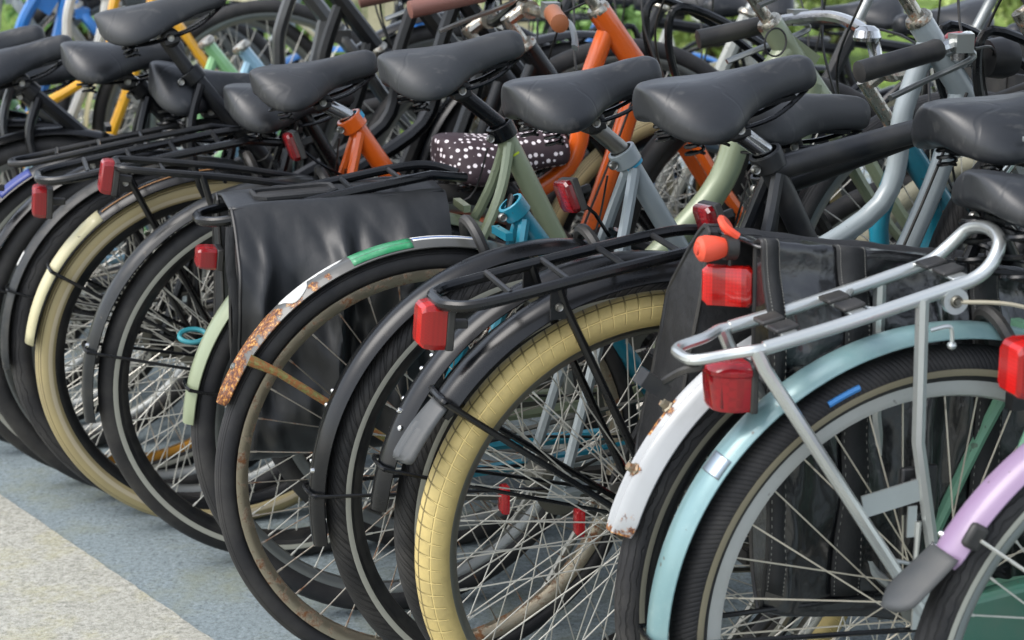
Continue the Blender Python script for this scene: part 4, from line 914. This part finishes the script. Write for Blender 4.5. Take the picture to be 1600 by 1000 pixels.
for i, (lb, (fx, fy), fm, st, gm, ty, ex) in enumerate(rowR):
    yaw = R(198 + 3 * sin(i * 2.3)); wb = 1.034
    xy = (fx - wb * cos(yaw), fy - wb * sin(yaw)); tb = .014 if i != 1 else .017
    bicycle(lb, xy, yaw, R(1.5 * sin(i * 1.9)), frame=fm, style=st, pitch=0., seat=dict(at=(.11, .93)), guard=dict(mat=gm or BLACK, r=.37, a0=60, a1=180), fguard=dict(mat=gm) if gm else None,
            rear=dict(tyre=ty, rim=ALU, w=.05), rack='black' if i % 2 else None, detail=0, lights=ex, tube=tb, bars=['flat', 'sweep'][i % 2], bar_mat=[CHROME, BLACK, ALU][i % 3], grip=[MATT, BROWN, MATT, BROWN2][i % 4], group='bicycles parked in the far row', barz=.02)

# ------------------------------------------------------------------ panniers
def pocket(parent, side, x0, x1, ztop, drop, y0=.062, thick=.115, skew=0., slope=.12, mat=None, seed=0, name='pocket', amp=.009):
    pr = [(y0, 0), (y0 + .022, .004), (y0 + thick * .55, -.035), (y0 + thick * .88, -.10), (y0 + thick, -drop * .5), (y0 + thick * .97, -drop * .85), (y0 + thick * .7, -drop), (y0 + .02, -drop * .98), (y0, -drop * .8), (y0 - .002, -drop * .3)]
    P_ = cr([Vector((0, y, z)) for y, z in pr + pr[:1]], 8)[:-1]; n = len(P_); K = 72; V = []
    cy = sum(p.y for p in P_) / n; cz = sum(p.z for p in P_) / n
    for i in range(K + 1):
        s = i / K; e = 1 - .07 * (abs(2 * s - 1) ** 10)
        x = x0 + (x1 - x0) * s
        for p in P_:
            y = cy + (p.y - cy) * e; z = cz + (p.z - cz) * (1 - .02 * abs(2 * s - 1) ** 10)
            q = Vector((x * 9, z * 7, seed * 3.7)); nn = noise.noise(q) * 1.0 + .5 * noise.noise(q * 2.3) + .35 * abs(noise.noise(Vector((x * 22 + z * 9, z * 4, seed)))) * 2
            out = min(1, max(0, (p.y - y0) / thick)); y += amp * nn * out * 1.6; xx = x + skew * (-z) / drop + amp * .5 * noise.noise(q + Vector((9, 0, 0)))
            for (sx_, sz_, am) in ((7, 2.5, 1.), (13, 6, .55), (26, 14, .25)):
                rn = noise.noise(Vector((x * sx_ + z * 3, z * sz_, seed * 1.7 + sx_))); y += amp * am * (.35 if 'matt' in mat.name else .8) * ((1 - abs(rn)) ** 5 - .35) * out * min(1, max(0, -z) / .05)
            fold = sum(A_ * math.exp(-((x - x0 - f_ * (x1 - x0) - .10 * z) / .013) ** 2) for f_, A_ in ((.15, .010), (.50, .017), (.57, -.014), (.80, .008))) * min(1, max(0, -z) / .06) * out; y += fold * (amp / .012)
            V.append((xx, side * y, ztop + z + slope * (x - x0) - .006 * nn * (1 - out) * (1 if z > -.05 else 0)))
    F = [(i * n + j, i * n + (j + 1) % n, (i + 1) * n + (j + 1) % n, (i + 1) * n + j) for i in range(K) for j in range(n)] + [tuple(range(n)), tuple(K * n + j for j in range(n))[::-1]]
    o = obj(name, M().add(V, F), mat, parent, sharp=50)
    # piping along the rear edge
    pp = [Vector(V[j]) for j in range(n)]; obj('piping', M().tube(pp, .0028, 6, closed=True), MATT, o)
    return o, V, n, K
def strap(parent, V, n, K, i0, wI, js, mat, stitch=True):
    m = M(); L = []
    for j in js:
        for k in range(2): p = Vector(V[(i0 + k * wI) * n + j]); L.append(p + Vector((0, math.copysign(.004, p.y), .002)))
    F = [(2 * a, 2 * a + 1, 2 * a + 3, 2 * a + 2) for a in range(len(js) - 1)]
    o = obj('strap', m.add(L, F), mat, parent); q = o.modifiers.new('t', 'SOLIDIFY'); q.thickness = .003; q.offset = 0
    if stitch:
        st = M()
        for k in range(2):
            E = [L[2 * a + k].lerp(L[2 * a + 1 - k], .08) for a in range(len(js))]
            E = cr(E, 8)
            for a in range(0, len(E) - 1, 2): d = Vector((0, math.copysign(.003, E[a].y), .001)); st.tube([E[a] + d, E[a].lerp(E[a + 1], .8) + d], .00045, 4)
        obj('stitching', st, plastic('pale thread', '#85857f', .7), o)['kind'] = 'stuff'
VIN = vinyl('matt tarpaulin', '#1b1d1f', .44, False, 8, .14); VING = vinyl('glossy tarpaulin', '#17181a', .2, False, 11, .5); WEAVE = vinyl('woven black webbing', '#1b1c1d', .7, True, 9, .3)
# pannier on the sage bicycle
pn = thing('pannier_bag', 'matt black double pannier bag hanging over the rack of the sage bicycle', 'pannier bag', (-.196, 3.035, 0), (R(.35), 0, R(16.3)))
o, V, n, K = pocket(pn, -1, -.285, .065, .742, .40, y0=.05, thick=.115, slope=.035, mat=VIN, seed=1, amp=.017)
o2, V2, n2, K2 = pocket(pn, 1, -.285, .065, .742, .36, y0=.05, thick=.11, slope=.035, mat=VIN, seed=2, amp=.008)
m = M(); L = []
for i in range(21):
    x = -.285 + .35 * i / 20
    for j in range(9):
        y = -.075 + .15 * j / 8; hole = (-.23 < x < -.11) and abs(y + .0) < .024
        L.append((x, y, .746 + .035 * (x + .285) + .004 * cos(y * 30) + .003 * noise.noise(Vector((x * 20, y * 20, 0))) - (.012 if hole else 0)))
m.add(L, [(i * 9 + j, i * 9 + j + 1, (i + 1) * 9 + j + 1, (i + 1) * 9 + j) for i in range(20) for j in range(8)]); tf = obj('top_panel', m, VIN, pn); q = tf.modifiers.new('t', 'SOLIDIFY'); q.thickness = .003
hp = [Vector((-.235, -.03, .752)), Vector((-.22, -.045, .752)), Vector((-.12, -.045, .756)), Vector((-.105, -.03, .757)), Vector((-.105, .02, .757)), Vector((-.12, .03, .756)), Vector((-.22, .03, .752)), Vector((-.235, .02, .752))]
obj('handle_slot', M().tube(hp, .005, 6, closed=True), WEAVE, pn); obj('slot_opening', M().add([p + Vector((0, 0, -.002)) for p in hp], [tuple(range(8))]), MATT, pn)
# strap hanging at the rear end of the right pocket
obj('strap', M().tube(cr([(-.287, -.10, .72), (-.292, -.12, .66), (-.285, -.135, .58), (-.29, -.12, .50), (-.286, -.14, .42)], 5), .008, 4, flat=.3), WEAVE, pn)
# pannier on the white-guard bicycle
pn = thing('pannier_bag', 'glossy black double pannier bag between the cream tyre and the teal mudguard', 'pannier bag', (.469, 2.316, 0), (R(-1.66), 0, R(19.1)))
o, V, n, K = pocket(pn, -1, -.185, .30, .826, .475, y0=.04, thick=.05, slope=-.17, mat=VING, seed=5, amp=.008)
strap(o, V, n, K, 15, 6, list(range(4, 46, 2)), WEAVE); strap(o, V, n, K, 43, 6, list(range(4, 46, 2)), WEAVE)
strap(o, V, n, K, 0, 3, list(range(4, 46, 2)), WEAVE)
o, V, n, K = pocket(pn, 1, -.20, .28, .822, .34, y0=.05, thick=.115, skew=-.06, slope=-.15, mat=vinyl('black canvas', '#1b1c1e', .6, True, 9, .4), seed=6, amp=.01)
strap(o, V, n, K, 0, 4, list(range(4, 42, 2)), WEAVE)
m = M(); L = []
for i in range(13):
    x = -.19 + .48 * i / 12
    for j in range(7): y = -.062 + .124 * j / 6; L.append((x, y, .822 - .16 * (x + .19) + .003 * noise.noise(Vector((x * 20, y * 20, 3)))))
q = obj('top_panel', m.add(L, [(i * 7 + j, i * 7 + j + 1, (i + 1) * 7 + j + 1, (i + 1) * 7 + j) for i in range(12) for j in range(6)]), VING, pn).modifiers.new('t', 'SOLIDIFY'); q.thickness = .003
o = obj('buckle', M().box((-.03, -.187, .53), (.05, .01, .06)).box((-.03, -.192, .53), (.03, .01, .035)), MATT, pn, bevel=.003)
rf = box_lens(pn, (-.205, -.012, .765), (.014, .066, .052), REDF, 0, False, 'large bright red reflector between the pockets'); rf.rotation_euler = (0, 0, R(52))
obj('reflector_bracket', M().tube(cr([(-.208, -.02, .792), (-.208, -.018, .812), (-.208, .018, .812), (-.208, .02, .792)], 4), .0025, 6), MATT, pn)
kn = thing('clip_on_light', 'small round orange-red rubber light clipped above the red reflector of the glossy pannier', 'bicycle light', (.469, 2.316, 0), (R(-1.66), 0, R(19.1)))
m = M().lathe([(0, -.03), (.010, -.03), (.0155, -.026), (.017, -.018), (.015, -.004), (.012, .006), (0, .006)], 24, 'x', (0, 0, 0)); m.xform(Matrix.Translation((-.222, -.018, .815))); lamp = obj('light_body', m, ORANGE_RUB, kn)
obj('button', M().lathe([(0, -.033), (.006, -.0325), (.007, -.030), (0, -.029)], 16, 'x', (-.222, -.018, .815)), plastic('orange button', '#c33a22', .4), kn)
obj('light_body', M().lathe([(0, .006), (.016, .006), (.017, .02), (.012, .024), (0, .024)], 20, 'x', (-.222, -.018, .815)), MATT, kn)
obj('rubber_strap', M().tube(cr([(-.20, -.022, .828), (-.212, -.016, .838), (-.206, .005, .842), (-.196, .012, .834), (-.2, .0, .822)], 5), .006, 8, flat=1.8), ORANGE_RUB, kn)

# ------------------------------------------------------------------ parking stand between the rows
rk = thing('bicycle_stand', 'dark steel parking stand with wheel hoops running under the front wheels', 'bicycle rack', (0, 0, 0))
D = Vector((-.655, .756, 0)); A = Vector((1.55, 2.75, 0)); L_ = 5.2
for off, z in ((0, .07), (.32, .07)):
    o_ = Vector((.95, .31, 0)) * off; obj('rail', M().tube([A + o_ + Vector((0, 0, z)), A + o_ + D * L_ + Vector((0, 0, z))], .02, 8), STEEL, rk)
hm = M().tube(cr([(-.02, 0, .07), (-.02, 0, .3), (.10, 0, .42), (.24, 0, .3), (.32, 0, .07)], 5), .008, 8).mesh('hoop')
for i in range(26):
    for s in (-1, 1):
        p = A + D * (.1 + .2 * i) + D * (.033 * s); link('hoop', hm, STEEL, rk, p, (0, 0, R(18)))
